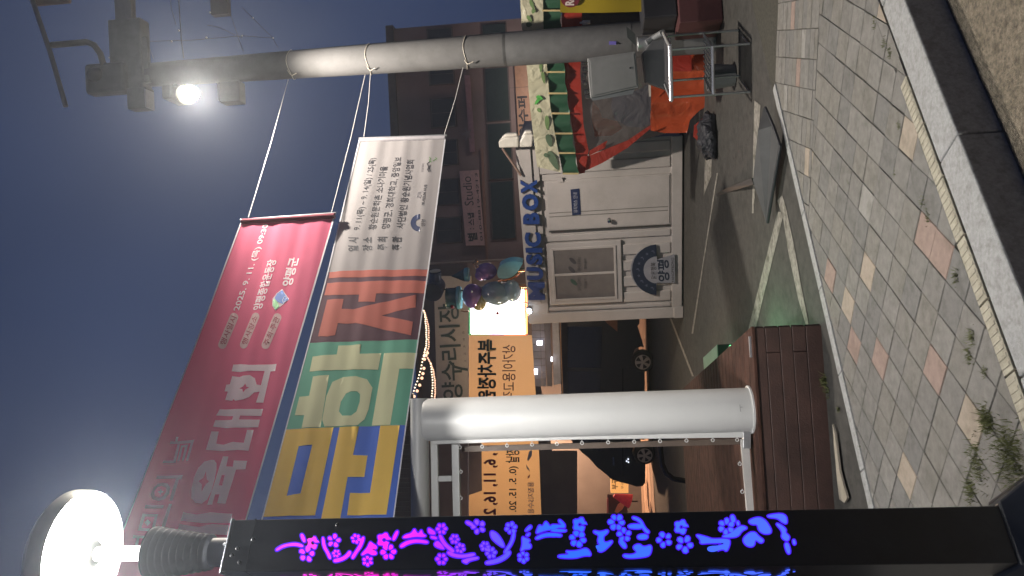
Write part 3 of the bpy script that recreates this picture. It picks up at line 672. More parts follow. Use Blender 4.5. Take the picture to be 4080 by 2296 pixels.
B1([(710, 577), (763, 578), (745, 665), (800, 675), (870, 655), (945, 660), (968, 568), (1015, 568), (978, 718), (900, 712), (800, 722), (670, 710)], oR, kR)
B1([(705, 783), (730, 783), (748, 808), (747, 850), (735, 920), (712, 1010), (680, 1070), (640, 1100), (595, 1095), (565, 1060), (566, 1000), (585, 910), (615, 840), (660, 795)], oR, kR, holes=[[(670, 868), (678, 925), (693, 940), (670, 958), (640, 1010), (640, 960), (617, 937), (650, 915)]])
B1([(795, 760), (835, 762), (820, 832), (865, 833), (872, 788), (968, 790), (955, 850), (888, 855), (812, 1100), (755, 1097), (770, 1035), (740, 1035), (718, 1108), (680, 1110)], oR, kR, holes=[[(788, 895), (808, 897), (790, 970), (765, 970)]])
B1([(508, 1162), (600, 1178), (700, 1165), (860, 1172), (848, 1238), (640, 1240), (490, 1222)], oR, kR)
B1([(480, 1248), (620, 1268), (720, 1250), (835, 1255), (822, 1325), (640, 1320), (462, 1312)], oR, kR)
B1([(400, 1345), (800, 1360), (780, 1430), (380, 1415)], oR, kR)
# small upper line
B1([(455, 617), (473, 618), (466, 650), (590, 640), (545, 795), (528, 793), (562, 665), (470, 670), (410, 668), (415, 650), (448, 650)], oR, kR)
B1([(490, 680), (545, 672), (515, 790), (498, 790), (520, 692), (503, 694), (480, 795), (463, 795), (487, 700)], oR, kR); B1([(465, 672), (485, 672), (452, 808), (358, 806), (364, 788), (436, 788)], oR, kR)
B1([(318, 898), (505, 895), (500, 925), (478, 928), (432, 1080), (408, 1078), (455, 920), (312, 920)], oR, kR)
B1([(360, 950), (395, 955), (415, 985), (405, 1030), (375, 1068), (330, 1082), (285, 1068), (273, 1035), (290, 985), (325, 955)], oR, kR, holes=[[(350, 970), (318, 980), (298, 1010), (300, 1045), (330, 1058), (362, 1045), (385, 1015), (385, 985)]])
B1([(345, 990), (352, 1008), (370, 1015), (350, 1022), (340, 1040), (334, 1022), (318, 1014), (338, 1008)], oR, kR)
B1([(237, 1110), (367, 1112), (362, 1135), (230, 1135)], oR, kR)
B1([(215, 1172), (325, 1175), (300, 1300), (180, 1295)], oR, kR, holes=[[(232, 1192), (300, 1195), (280, 1280), (205, 1276)]])
B1([(250, 1212), (272, 1235), (248, 1262), (225, 1235)], oR, kR)
B1([(405, 1102), (428, 1104), (370, 1295), (300, 1295), (306, 1275), (350, 1272)], oR, kR)
B1([(150, 1330), (260, 1330), (235, 1450), (215, 1450), (228, 1350), (190, 1350), (180, 1400), (160, 1400), (170, 1350), (146, 1350)], oR, kR)
rc_ = lambda x, y: (850 + x * .4826, 800 + y * .4826)
def pill(p0, p1, w):
    a, b_ = Vector(p0), Vector(p1); d_ = (b_ - a).normalized(); n_ = Vector((-d_.y, d_.x)); r_ = w / 2; out = []
    a = a + d_ * r_; b_ = b_ - d_ * r_
    for i in range(9): t_ = math.pi * i / 8; out.append(tuple(b_ + n_ * r_ * math.cos(t_) + d_ * r_ * math.sin(t_)))
    for i in range(9): t_ = math.pi * i / 8; out.append(tuple(a - n_ * r_ * math.cos(t_) - d_ * r_ * math.sin(t_)))
    return out
pk = cloth('pill pink', (.60, .42, .42), .3); redi = mat('red ink', (.30, .03, .06))
for a, b_, s_ in [((62, 1222), (185, 930), '행사일시'), ((238, 1218), (362, 928), '행사장소'), ((418, 1222), (540, 930), '주최·주관')]:
    a, b_ = rc_(*a), rc_(*b_); pr(b1, P1, w1, 'lettering', pk, pill(a, b_, 32), off=.001)
    d_ = (Vector(b_) - Vector(a)).normalized(); n_ = Vector((-d_.y, d_.x)); 
    if n_.x < 0: n_ = -n_
    q0 = Vector(a) + d_ * 16 + n_ * 11; q1 = Vector(b_) - d_ * 14 + n_ * 11; q2 = Vector(a) + d_ * 16 - n_ * 12
    T(b1, P1, w1, s_, tuple(q0), tuple(q1), tuple(q2), redi, bold=.01, off=.002)
T(b1, P1, w1, '2025. 9. 11. (목) 09:30', rc_(225, 905), rc_(468, 190), rc_(158, 910), wht, bold=.02)
T(b1, P1, w1, '양평종합운동장', rc_(402, 900), rc_(528, 485), rc_(318, 905), wht, bold=.025)
T(b1, P1, w1, '양평군', rc_(650, 705), rc_(712, 470), rc_(560, 700), wht, bold=.03)
pr(b1, P1, w1, 'emblem', wht, [rc_(*p) for p in ((568, 728), (625, 812), (512, 906), (486, 870), (488, 810), (520, 765))], off=.001)
pr(b1, P1, w1, 'emblem', mat('emblem blue', (.03, .12, .42)), [rc_(*p) for p in ((567, 736), (618, 812), (575, 850), (530, 835), (505, 805), (528, 765))], off=.002)
pr(b1, P1, w1, 'emblem', mat('emblem green', (.18, .45, .2)), [rc_(*p) for p in ((505, 808), (530, 838), (540, 868), (513, 898), (491, 865), (491, 825))], off=.0027)
pr(b1, P1, w1, 'emblem', wht, stroke_poly([rc_(*p) for p in ((580, 850), (568, 820), (585, 788), (605, 795), (598, 825), (580, 835))], 2.2), off=.0034)

# =================================================================== UTILITY POLE
YP = 8.3
conc = mat('pole concrete', (.105, .103, .103), rough=.85, var=.12, scale=5, bump=.15, bscale=60, dirt=.15)
def PP(x, y, dy=0): return atY(x, y, YP + dy)
c_lo = PP(2340, 174); c_hi = PP(965, 273)
ax = (c_hi.x - c_lo.x) / (c_hi.z - c_lo.z)
def pc_(z): return Vector((c_lo.x + ax * (z - c_lo.z), YP, z))
po = root('utility_pole', (pc_(0).x, YP, 0), 'tall tapered round concrete pole the banner ropes are tied to', 'utility pole')
ztop = PP(600, 300).z
MB().tube([pc_(0), pc_(1.2), pc_(2.35), pc_(4.2), pc_(ztop)], [.20, .19, .183, .165, .135], 32).build('shaft', conc, po)
zj = PP(2012, 200).z
MB().tube([pc_(zj - .02), pc_(zj + .012)], .186, 32).build('joint_band', mat('dark band', (.05, .05, .05)), po)
MB().tube([pc_(.9), pc_(zj - .02)], [.195, .1855], 32).build('grey_wrap', mat('grey wrap', (.12, .12, .122), rough=.7, dirt=.1), po)
zl = lambda x: PP(x, 230).z
for x in (1165, 1475, 1860):
    z = zl(x); r_ = .168 + (4.6 - z) * .008
    MB().tube([pc_(z) + Vector((math.cos(t_) * r_, math.sin(t_) * r_, .012 * math.sin(3 * t_))) for t_ in [k_ * math.pi / 12 for k_ in range(24)]], .0042, 6, closed=True).build('rope_loop', mat('rope', (.42, .38, .32)), po)
    kz = pc_(z) + Vector((-r_ * .8, -r_ * .62, 0))
    MB().tube([kz, kz + Vector((-.03, -.02, -.03)), kz + Vector((-.01, -.03, -.09))], .005, 6).tube([kz, kz + Vector((.04, -.02, .02)), kz + Vector((.10, -.01, -.05))], .004, 6).build('rope_knot', MT['rope'], po)
# lettering plate on the wrap
PPl = Plane((pc_(1.5).x - .07, YP - .186, 0), (pc_(1.5).x + .5, YP - .12, 0))
write('표', PPl, (2455, 150), (2455, 120), (2425, 150), mat('faded print', (.03, .03, .03)), po, bold=.03)
slab('reflector', PPl, [(2427, 178), (2455, 178), (2455, 165), (2427, 165)], .006, mat('violet tape', (.20, .17, .55), rough=.3), po, off=.004)
# ropes from the banners to the pole
ropem = mat('thin rope', (.62, .60, .58), rough=.7, var=.1)
def rope(a, x, y, par):
    b_ = PP(x, y, -.1); m_ = (a + b_) / 2 - Vector((0, 0, .012)); MB().tube([a, m_, b_], .0036, 6).build('rope', ropem, par)
rope(P1.pt((990, 866)), 1148, 318, b1); rope(P1.pt((1320, 852)), 1455, 298, b1)
rope(P2.pt((1450, 546)), 1476, 296, b2); rope(P2.pt((1770, 538)), 1845, 270, b2)
# flood lamp between its brackets, on the left of the pole
dgr = mat('fitting grey', (.16, .16, .15), rough=.6, var=.15)
fl = root('flood_lamp', PP(742, 400), 'blazing warm white flood lamp held between two brackets on the pole', 'lamp')
def pbox(name, x0, y0, x1, y1, t_, dy, mt_, par, bevel=.01):
    a = PP(x1, y1, dy); b_ = PP(x0, y0, dy)
    return MB().box(((a.x + b_.x) / 2, YP + dy, (a.z + b_.z) / 2), (abs(b_.x - a.x), t_, abs(b_.z - a.z)), 0).build(name, mt_, par, bevel)
pbox('bracket', 885, 333, 968, 410, .16, -.12, dgr, fl); pbox('bracket', 520, 358, 602, 436, .16, -.12, dgr, fl)
pbox('bracket_lip', 880, 340, 888, 408, .17, -.14, steel, fl, .002); pbox('bracket_lip', 592, 362, 600, 434, .17, -.14, steel, fl, .002)
MB().tube([PP(700, 345, -.1), PP(705, 372, -1.2)], .035, 12).build('arm', dgr, fl)  # arm added to bring the lamp forward and light the banner fronts
MB().box(PP(695, 380, -1.25), (.14, .30, .10)).build('lamp_body', dgr, fl, .02)
lc = PP(742, 378, -1.35)
Mx = Matrix.Rotation(R(-38), 3, 'X')
MB().lathe([(.02, .12), (.06, .10), (.095, .02), (.10, 0), (.092, -.004)][::-1], lc, 28, Mx).build('lamp_shade', dgr, fl)
MB().ball(lc + Vector((0, -.03, -.05)), .085, (.95, .8, 1.1)).build('lamp_glass', emit('flood glass', (1, .90, .68), 30), fl)
pl0 = bpy.data.lights.new('flood_light', 'SPOT'); pl0.energy = 950; pl0.color = (1, .91, .80); pl0.shadow_soft_size = .07; pl0.spot_size = R(172); pl0.spot_blend = .35
p0_ = bpy.data.objects.new('flood_light', pl0); COL.objects.link(p0_); p0_.parent = fl; p0_.location = lc - BASE[fl] + Vector((-.05, -.12, -.16)); p0_.rotation_euler = (R(-14), R(-10), 0)
# cross arm gear above
xa = root('cross_arm_gear', PP(560, 200), 'dim grey cross arms, camera dome and brackets above the flood lamp', 'pole fittings')
pbox('cross_arm', 445, -400, 535, 92, .1, .1, mat('pale arm', (.24, .23, .22)), xa)
pbox('clamp_box', 448, 90, 590, 360, .2, .12, dgr, xa, .02); pbox('plate', 350, 262, 520, 372, .18, .05, dgr, xa, .05)
pbox('cross_arm', 825, -400, 915, 60, .1, .25, mat('brown arm', (.10, .08, .08)), xa)
pbox('lower_arm', 570, 150, 600, 330, .06, -.1, dgr, xa)
MB().ball(PP(385, 300), .10, (1, 1, 1.1)).build('camera_dome', mat('smoked dome', (.08, .08, .09), rough=.15), xa)
MB().tube([PP(205, 180), PP(280, 174), PP(345, 168), PP(375, 180), PP(400, 215), PP(415, 270)], .036, 14).build('curved_pipe', mat('tan pipe', (.26, .23, .15)), xa)
MB().tube([PP(262, 425), PP(200, 210), PP(125, -10), PP(60, -260)], .028, 12).build('long_tube', mat('pale tube', (.24, .25, .27)), xa)
pbox('lit_panel', 130, -200, 280, 12, .05, .1, mat('tan panel', (.32, .22, .14)), xa)
for pts in ([(675, -60), (682, 30), (702, 100)], [(708, -60), (715, 40), (722, 150), (732, 232)], [(825, 100), (870, 108), (965, 152)], [(965, 30), (1010, 75), (1085, 150), (1108, 190)], [(520, 170), (600, 165), (770, 160), (965, 143), (1090, 152)], [(920, 60), (950, 150), (970, 205)], [(590, 175), (612, 235)]):
    MB().tube([PP(*p, .2) for p in pts], .006 if pts[0][0] == 708 else .003, 6).build('wire', mat('cable', (.10, .10, .10)), xa)
for x, y in ((590, 172), (436, 230), (684, 165), (823, 150), (837, 50), (965, 143), (1008, 72), (1088, 152), (713, 122)):
    MB().ball(PP(x, y, .15), .011, seg=10, rings=6).build('insulator', mat('glazed cap', (.65, .6, .5), rough=.1, spec=1), xa)

# grey meter box and its clamps on the pole
BX = Plane((2.0, 7.72, 0), (2.36, 7.62, 0))
mbx = root('meter_box', BX.pt((2440, 300)), 'plain grey metal cabinet strapped low on the concrete pole', 'cabinet')
gbx = mat('cabinet grey', (.225, .225, .225), rough=.5, var=.05, dirt=.1)
slab('cabinet', BX, [(2342, 232), (2345, 300), (2354, 392), (2545, 350), (2532, 205)], .22, gbx, mbx, bevel=.008)
slab('door', BX, [(2350, 238), (2360, 382), (2538, 343), (2526, 213)], .01, gbx, mbx, off=.008, bevel=.003)
slab('side_flange', BX, [(2352, 392), (2362, 402), (2520, 375), (2530, 355)], .2, mat('dark flange', (.16, .17, .18)), mbx, off=-.01)
slab('latch', BX, [(2508, 275), (2514, 275), (2514, 268), (2508, 268)], .01, ink, mbx, off=.014)
MB().lathe([(.075, -.06), (.075, .06)], atY(2562, 175, 7.9), 24).build('clamp', steel, mbx, bevel=.005)
slab('bracket_plate', Plane((2.4, 8.0, 0), (2.8, 7.9, 0)), [(2495, 105), (2500, 150), (2535, 185), (2530, 135)], .02, mat('dark plate', (.03, .035, .035)), mbx)
MB().tube([atY(2575, 170, 7.8), atY(2605, 150, 7.8), atY(2640, 130, 7.6)], .03, 12).build('conduit', steel, mbx)
slab('lower_box', Plane((2.0, 7.9, 0), (2.4, 7.8, 0)), [(2560, 215), (2575, 330), (2660, 360), (2675, 150), (2600, 160)], .2, mat('dark box', (.07, .07, .075)), mbx, bevel=.01)

# =================================================================== METAL RACK
rk_y = 6.68
rk = root('metal_rack', g(2990, 270), 'two tier steel tube rack standing on the asphalt in front of the concrete pole', 'rack')
FP = Plane((2.0, 6.65, 0), (1.6, 6.72, 0))
f0, f1 = FP.pt((2990, 174)), FP.pt((2990, 366)); f0.z = f1.z = 0
zT = FP.pt((2672, 280)).z; zS = FP.pt((2840, 280)).z
back = Vector((.26, .42, 0))
def rtube(name, pts, r_=.011): MB().tube(pts, r_, 10).build(name, mat('dull steel', (.30, .30, .30), rough=.35, metal=.6), rk)
up_ = lambda z: Vector((0, 0, z))
for f in (f0, f1):
    rtube('leg', [f, f + up_(zT)]); rtube('leg', [f + back, f + back + up_(zT)])
    rtube('foot_bar', [f + up_(.01), f + back * .55 + up_(.01)], .007)
bright = mat('bright steel tube', (.60, .60, .62), rough=.3, metal=.6)
e_ = (f1 - f0).normalized() * .03
MB().tube([f0 - e_ + up_(zT), f1 + e_ + up_(zT)], .019, 12).build('top_rail', bright, rk)
MB().tube([f0 - e_ + back + up_(zT), f0 - e_ + up_(zT)], .017, 12).build('top_rail', bright, rk)
MB().tube([f1 + e_ + back + up_(zT), f1 + e_ + up_(zT)], .012, 12).build('top_rail', steel, rk)
MB().hexa([p + up_(z) for z in (zT - .012, zT - .002) for p in (f0, f1, f1 + back, f0 + back)]).build('top_shelf', mat('dark sheet', (.04, .04, .045), rough=.4), rk)
MB().tube([f0 + up_(zS), f1 + up_(zS)], .015, 12).build('shelf_rail', bright, rk)
for k_ in range(9):
    s_ = (f1 - f0) * (k_ + .5) / 9; MB().tube([f0 + s_ + up_(zS), f0 + s_ + back + up_(zS)], .005, 6).build('slat', steel, rk)
for f in (f0, f1): rtube('shelf_rail', [f + up_(zS), f + back + up_(zS)], .008)
bu = root('bucket', g(2925, 300, .0), 'dull grey bucket half hidden under the steel rack', 'bucket')
MB().lathe([(.10, .0), (.125, .24), (.13, .25), (.12, .25), (.095, .02)], g(2925, 300), 24).build('pail', mat('bucket grey', (.12, .12, .12)), bu)

# =================================================================== FOOD TENT
TPl = Plane((1.53, 9.4, 0), (3.1, 8.9, 0))
tn = root('food_tent', (2.3, 9.2, 0), 'food stall tent with leaf printed valance, green frill and orange skirt', 'tent')
def tsheet(name, pts, mt_, off=0, amp=.0, fq=30, ph=0, step=(.05, .05)):
    wv = (lambda a, z: amp * math.sin(a * fq + ph) * (1.2 - .0 * z)) if amp else None
    return sheet(name, [TPl.pt(p, off) for p in pts], [], mt_, tn, wv, TPl.n, step, TPl.d)
creamv = wrinkle(cloth('cream vinyl', (.52, .49, .35), .25, .25), 7, .5); dgn = cloth('dark green frill', (.025, .085, .045), .2, .5); tred = cloth('tent red', (.34, .035, .022), .25, .4); oran = wrinkle(cloth('skirt orange', (.50, .085, .03), .3, .3), 3, .6); wrinkle(tred, 4, .5)
tsheet('valance', [(2070, -60), (2078, 100), (2098, 260), (2112, 430), (2127, 560), (2140, 665), (2236, 688), (2216, 560), (2192, 420), (2180, 270), (2166, 120), (2162, -60)], creamv, .30, .008, 26)
# print on the valance: leaves
leafg = mat('leaf print', (.12, .19, .07), rough=.5); leafd = mat('dark leaf print', (.08, .12, .07), rough=.5)
def leafp(x, y, l, w, an, mt_):
    P_ = []
    for i in range(16):
        t_ = i * math.pi / 8; u_, v_ = math.cos(t_) * l, math.sin(t_) * w * (1 - .3 * math.cos(t_)); P_.append((x + u_ * math.cos(an) - v_ * math.sin(an), y + u_ * math.sin(an) + v_ * math.cos(an)))
    tsheet('leaf_print', P_, mt_, .315)
for a in [(2205, 640, 42, 14, 1.1, leafd), (2180, 620, 14, 8, .3, leafd), (2188, 560, 26, 12, 1.3, leafd), (2180, 490, 30, 9, 1.5, leafg), (2150, 390, 14, 8, .4, mat('bright leaf', (.06, .30, .05))), (2140, 405, 16, 6, 2.2, MT['bright leaf']), (2148, 440, 10, 7, 1., leafg), (2165, 310, 24, 7, 1.4, leafg), (2155, 270, 20, 6, 1.6, leafg), (2120, 20, 22, 7, 1.2, leafg), (2110, 75, 16, 7, .9, leafg), (2108, 98, 12, 10, 0, leafd), (2125, 45, 10, 8, 2, leafg)]: leafp(*a)
tan = mat('tan edge', (.42, .33, .16), rough=.5)
gyy = [-60, 40, 120, 285, 370, 450, 530, 608, 690]
def xg0(y): return 2160 + max(0, y - 100) ** 1.55 * .0042
def xg1(y): return 2236 + max(0, y - 60) ** 1.5 * .0044
for i in range(len(gyy) - 1):
    a, b_ = gyy[i] + 1, gyy[i + 1] - 1
    tsheet('frill', [(xg0(a), a), (xg0(b_), b_), (xg1(b_) + 2, b_), (xg1((a + b_) / 2) - 5, (a + b_) / 2), (xg1(a) + 2, a)], dgn, .27, .02, 26, i)
    tsheet('frill_edge', [(xg0(b_), b_), (xg0(b_), b_ + 7), (xg1(b_), b_ + 7), (xg1(b_), b_)], tan, .30)
tsheet('red_band', [(2240, 40), (2238, 120), (2247, 290), (2262, 400), (2275, 480), (2290, 570), (2303, 694), (2330, 690), (2345, 600), (2325, 500), (2318, 400), (2312, 290), (2318, 120), (2318, 40)], tred, .22, .008, 22)
tsheet('red_hem', [(2303, 694), (2400, 650), (2500, 590), (2595, 510), (2593, 498), (2500, 560), (2345, 622), (2330, 620)], tred, .20)
tsheet('red_edge', [(2345, 622), (2350, 600), (2420, 560), (2410, 590)], tred, .205)
vin = clear('dusty vinyl', (.30, .27, .26), .20, .12); wrinkle(vin, 4, .8)
tsheet('window', [(2318, 60), (2318, 400), (2335, 520), (2348, 612), (2500, 560), (2594, 500), (2594, 60)], vin, .15, .02, 14, 0)
tsheet('skirt', [(2596, 60), (2596, 300), (2592, 420), (2592, 520), (2650, 530), (2735, 528), (2750, 480), (2790, 440), (2850, 400), (2865, 300), (2860, 60)], oran, .10, .03, 17, 1.)
tsheet('skirt_flap', [(2765, 500), (2800, 470), (2840, 430), (2866, 360), (2872, 390), (2850, 440), (2800, 500), (2775, 535), (2790, 560), (2850, 590), (2845, 595), (2790, 570), (2762, 545)], tred, .45, .01, 12)
tsheet('skirt', [(2680, 190), (2680, 285), (2755, 285), (2755, 200)], tred, .2, .01, 12)
# the cart and goods inside
dkc = mat('dark interior', (.03, .022, .022), var=.3); nvy = mat('navy sheet', (.02, .022, .04), rough=.6)
slab('inner_wall', Plane(Vector(TPl.o) + Vector((.2, .9, 0)), Vector(TPl.o) + Vector((.2, .9, 0)) + TPl.d), [(2250, -60), (2250, 640), (2700, 520), (2700, -60)], .05, dkc, tn)
tsheet('navy_sheet', [(2440, 375), (2435, 430), (2450, 475), (2500, 505), (2560, 508), (2594, 490), (2594, 320), (2560, 350), (2500, 375)], nvy, .04, .01, 10)
tsheet('orange_glow_cloth', [(2362, 405), (2385, 430), (2400, 470), (2460, 485), (2480, 510), (2440, 540), (2370, 545), (2358, 470)], cloth('inner orange', (.38, .14, .08), .3), -.15, .02, 30)
for x, y, w in ((2330, 250, 9), (2331, 275, 10), (2329, 300, 9), (2331, 330, 9), (2338, 365, 12), (2342, 385, 12)):
    MB().ball(TPl.pt((x, y), .05), .03, (1, 1, 1.1), 12, 8).build('cup', mat('milky cup', (.5, .5, .5), rough=.3), tn)
tsheet('clip_strip', [(2583, 322), (2592, 322), (2594, 385), (2586, 385)], mat('pale strip', (.5, .45, .4)), .17)
lump = MB().ball((0, 0, 0), .19, (1.35, .9, .62), 22, 12); lump.v = [v * (1 + .22 * math.sin(v.x * 31 + v.y * 17) * math.cos(v.z * 29 + v.y * 23)) for v in lump.v]; lump.v = [Vector((v.x, v.y, max(v.z, -.07))) + g(2856, 540, 0) + Vector((0, .12, .07)) for v in lump.v]  # lump added where only shade lies under the tent skirt
ob = lump.build('shade_lump', wrinkle(mat('shade black', (.014, .014, .02), rough=.6, bump=.8), 8, 1), None)
tag(ob, 'black lump added for the shade under the tent skirt', 'shade lump')
# yellow sign board beside the pole
YPl = Plane((2.95, 8.0, 0), (3.9, 7.8, 0))
ys = root('yellow_banner', YPl.pt((2400, 10)), 'yellow vinyl banner with a dark red round badge at the stall', 'banner')
yv = cloth('yellow vinyl', (.38, .28, .02), .2, .35)
sheet('cloth', [YPl.pt(p) for p in ((2232, -200), (2232, 50), (2400, 52), (2560, 46), (2660, 30), (2700, 5), (2720, -200))], [], yv, ys, lambda a, z: .01 * math.sin(z * 9 + a * 3), YPl.n, (.1, .05), YPl.d)
sheet('badge', [YPl.pt((2272 + 38 * math.cos(i * math.pi / 12), -6 + 36 * math.sin(i * math.pi / 12)), .016) for i in range(24)], [], mat('badge red', (.14, .012, .02)), ys, None, YPl.n)
write('Re', YPl, (2288, 22), (2288, -14), (2252, 22), mat('badge cream', (.6, .5, .45)), ys, bold=.04, off=.02)
vi = mat('dark red crate', (.07, .022, .022)); cr_ = root('crates', g(2960, 60, 0), 'dim stack of dark red and black crates right of the rack', 'crate')
MB().box((2.95, 8.0, .22), (.7, .5, .44), .1).build('lower_crate', vi, cr_, .01); MB().box((2.98, 8.05, .62), (.6, .45, .34), .2).build('upper_crate', mat('black crate', (.02, .02, .024)), cr_, .01)
wb_ = MB(); wb_.lathe([(.02, -.05), (.024, .03), (.012, .05), (.012, .07)], TPl.pt((2334, 90), .35), 14); o = wb_.build('white_bottle', mat('bottle white', (.7, .7, .7), rough=.3), None); tag(o, 'small white bottle just under the red band of the tent', 'bottle')

# =================================================================== BOARD LYING ON THE GROUND
bd = root('fallen_sign', g(3060, 650), 'dark flat sign board lying propped on the asphalt beside the paving', 'sign')
q = [g(3042, 430, .10), g(3074, 503, .09), g(3102, 582, .07), g(3052, 888, .07), g(3000, 720, .16), g(3020, 520, .17)]
MB().prism(q, (0, 0, -.012)).build('board', mat('board grey', (.055, .055, .055), rough=.5, var=.15, dirt=.1), bd)
MB().tube([p + Vector((0, 0, -.014)) for p in q[:4]], .012, 8).build('rim', ink, bd)
MB().prism([g(x, y, z) for x, y, z in ((2993, 710, .15), (3003, 735, .12), (2905, 765, .01), (2855, 782, .0), (2853, 772, .02), (2900, 748, .06))], (0, .0, -.02)).build('strut', ink, bd)

# =================================================================== MUSIC BOX CONTAINER
CP = Plane((1.88, 10.95, 0), (-.54, 11.89, 0))
mc = root('container_booth', (.7, 11.4, 0), 'white corrugated container booth with blue MUSIC BOX letters on its roof edge', 'booth')
zc = lambda x, y: zpx(CP, x, y)
ztc = zc(2108, 1285); cd = CP.d; cn = CP.n
def a_of(x, y): return (CP.pt((x, y)) - CP.o).dot(cd)
def cbox(name, a0, a1, z0, z1, off, t_, mt_, bevel=.004):
    a = CP.o + cd * a0 + cn * off; b_ = CP.o + cd * a1 + cn * off
    return MB().hexa([Vector((s.x, s.y, z)) for z in (z0, z1) for s in (a, b_, b_ - cn * t_, a - cn * t_)]).build(name, mt_, mc, bevel, smooth=False)
aL = a_of(2400, 1278); aR = -.35; s_ = 1
if aL < 0: s_ = -1
aR = a_of(2650, 545)
cbox('wall_panel', aR, aL, .12, ztc - .1, -.035, .03, contw)
# side and back walls, roof
e0_, e1_ = CP.o + cd * aR, CP.o + cd * aL
for e in (e0_ + cd * .03 * (1 if aL > aR else -1), e1_):
    MB().hexa([Vector((s.x, s.y, z)) for z in (.05, ztc - .02) for s in (e - cn * .05, e - cn * 2.4, e - cn * 2.4 - cd * .03, e - cn * .05 - cd * .03)]).build('side_wall', contw, mc)
MB().hexa([Vector((s.x, s.y, z)) for z in (ztc - .03, ztc) for s in (e0_ - cn * .0, e1_ - cn * .0, e1_ - cn * 2.4, e0_ - cn * 2.4)]).build('roof', contw, mc)
p0a, p1a = a_of(2450, 1235), aL
cbox('corner_post', p0a, p1a, .09, ztc, .01, .1, contw, .01)
cbox('corner_casting', p0a - .01, p1a + .005, .0, .15, .02, .12, contw, .01)
cbox('bottom_rail', aR, p0a, zc(2718, 900), zc(2676, 900), .012, .08, contw, .008)
cbox('top_rail', aR, p0a, zc(2170, 1000), ztc, .012, .06, contw, .008)
cbox('skid', aR, aL, .0, .05, -.08, 2.2, mat('dark skid', (.03, .03, .03)), 0)
zd0, zd1 = zc(2672, 800), zc(2174, 705)
# ribs of the corrugated front
def ribs(ya, yb, n, x=2450, zl_=None, zh=None):
    a0, a1 = a_of(x, ya), a_of(x, yb); w = (a1 - a0) / n
    for i in range(n): cbox('rib', a0 + w * (i + .18), a0 + w * (i + .82), zl_ or zd0, zh or ztc - .12, .0, .04, contw, .014)
ribs(918, 958, 1); ribs(1212, 1236, 1); ribs(560, 690, 2)
zwb = zc(2478, 1090)
ribs(958, 1212, 4, 2590, zd0, zwb - .02)
# door
a0, a1 = a_of(2420, 707), a_of(2420, 908)
cbox('door_frame', a0, a1, zd0 + .0, zd1 + .03, .0, .03, contw, .004)
ad = a_of(2420, 905)
cbox('door', a0 + .02, ad, zd0 + .02, zd1, .010, .02, contw, .004)
for yy in (833, 848):
    aa = a_of(2450, yy); cbox('door_groove', aa, aa + .012, zd0 + .04, zd1 - .02, .0125, .01, mat('groove', (.18, .17, .15)), 0)
aa = a_of(2450, 909); cbox('door_gap', aa - .012, aa + .012, zd0 + .0, zd1, .011, .012, mat('gap dark', (.05, .045, .04)), 0)
M_ = Matrix((cd, Vector((0, 0, 1)), cn)).transposed()
MB().lathe([(.03, 0), (.018, .01), (.012, .03), (.034, .045), (.038, .062), (.028, .082), (.005, .088)], CP.pt((2427, 876), .015), 20, M_).build('door_knob', mat('chrome', (.6, .6, .6), rough=.12, metal=1), mc)
slab('hinge', CP, [(2216, 708), (2222, 728), (2245, 726), (2238, 706)], .02, contw, mc, off=.03)
slab('door_sign', CP, [(2273, 756), (2308, 752), (2314, 855), (2280, 859)], .01, navy, mc, off=.02)
write('뮤직박스 안내', CP, (2303, 848), (2300, 768), (2286, 848), mat('sign pale', (.45, .45, .5)), mc, off=.024)
# window
wf0, wf1 = a_of(2330, 962), a_of(2330, 1208); zw1 = zc(2184, 1090)
cbox('window_frame', wf0, wf1, zwb, zw1, .03, .05, contw, .012)
glassd = mat('window film', (.17, .15, .14), rough=.25, var=.08)
g0, g1, gz0, gz1 = a_of(2330, 985), a_of(2330, 1188), zc(2452, 1090), zc(2206, 1090)
cbox('window_pane', g0, (g0 + g1) / 2, gz0, gz1, .033, .01, glassd, 0); cbox('window_pane', (g0 + g1) / 2, g1, gz0, gz1, .0335, .01, glassd, 0)
for aa in (g0, (g0 + g1) / 2, g1): cbox('mullion', aa - .018, aa + .018, gz0, gz1, .045, .02, contw, .004)
for z in (gz0, gz1): cbox('sash', g0 - .018, g1 + .018, z - .018, z + .018, .046, .02, contw, .004)
mut = mat('muted print', (.06, .055, .06))
for ys_ in ((1080, 1025), (1158, 1105)): write('양수리 뮤직박스', CP, (2316, ys_[0]), (2316, ys_[1]), (2300, ys_[0]), mut, mc, off=.037); write('열린음악', CP, (2338, ys_[0] - 8), (2338, ys_[1] + 5), (2326, ys_[0] - 8), mut, mc, off=.037)
for c_, m__ in (((2286, 1125), mat('leaf dark', (.04, .08, .06))), ((2282, 1040), mut), ((2278, 1075), mut)):
    sheet('leaf_mark', [CP.pt((c_[0] + 13 * math.cos(t_) - 5 * math.sin(t_) , c_[1] + 13 * math.cos(t_) * .9 + 6 * math.sin(t_)), .038) for t_ in [k_ * math.pi / 7 for k_ in range(14)]], [], m__, mc, None, cn)
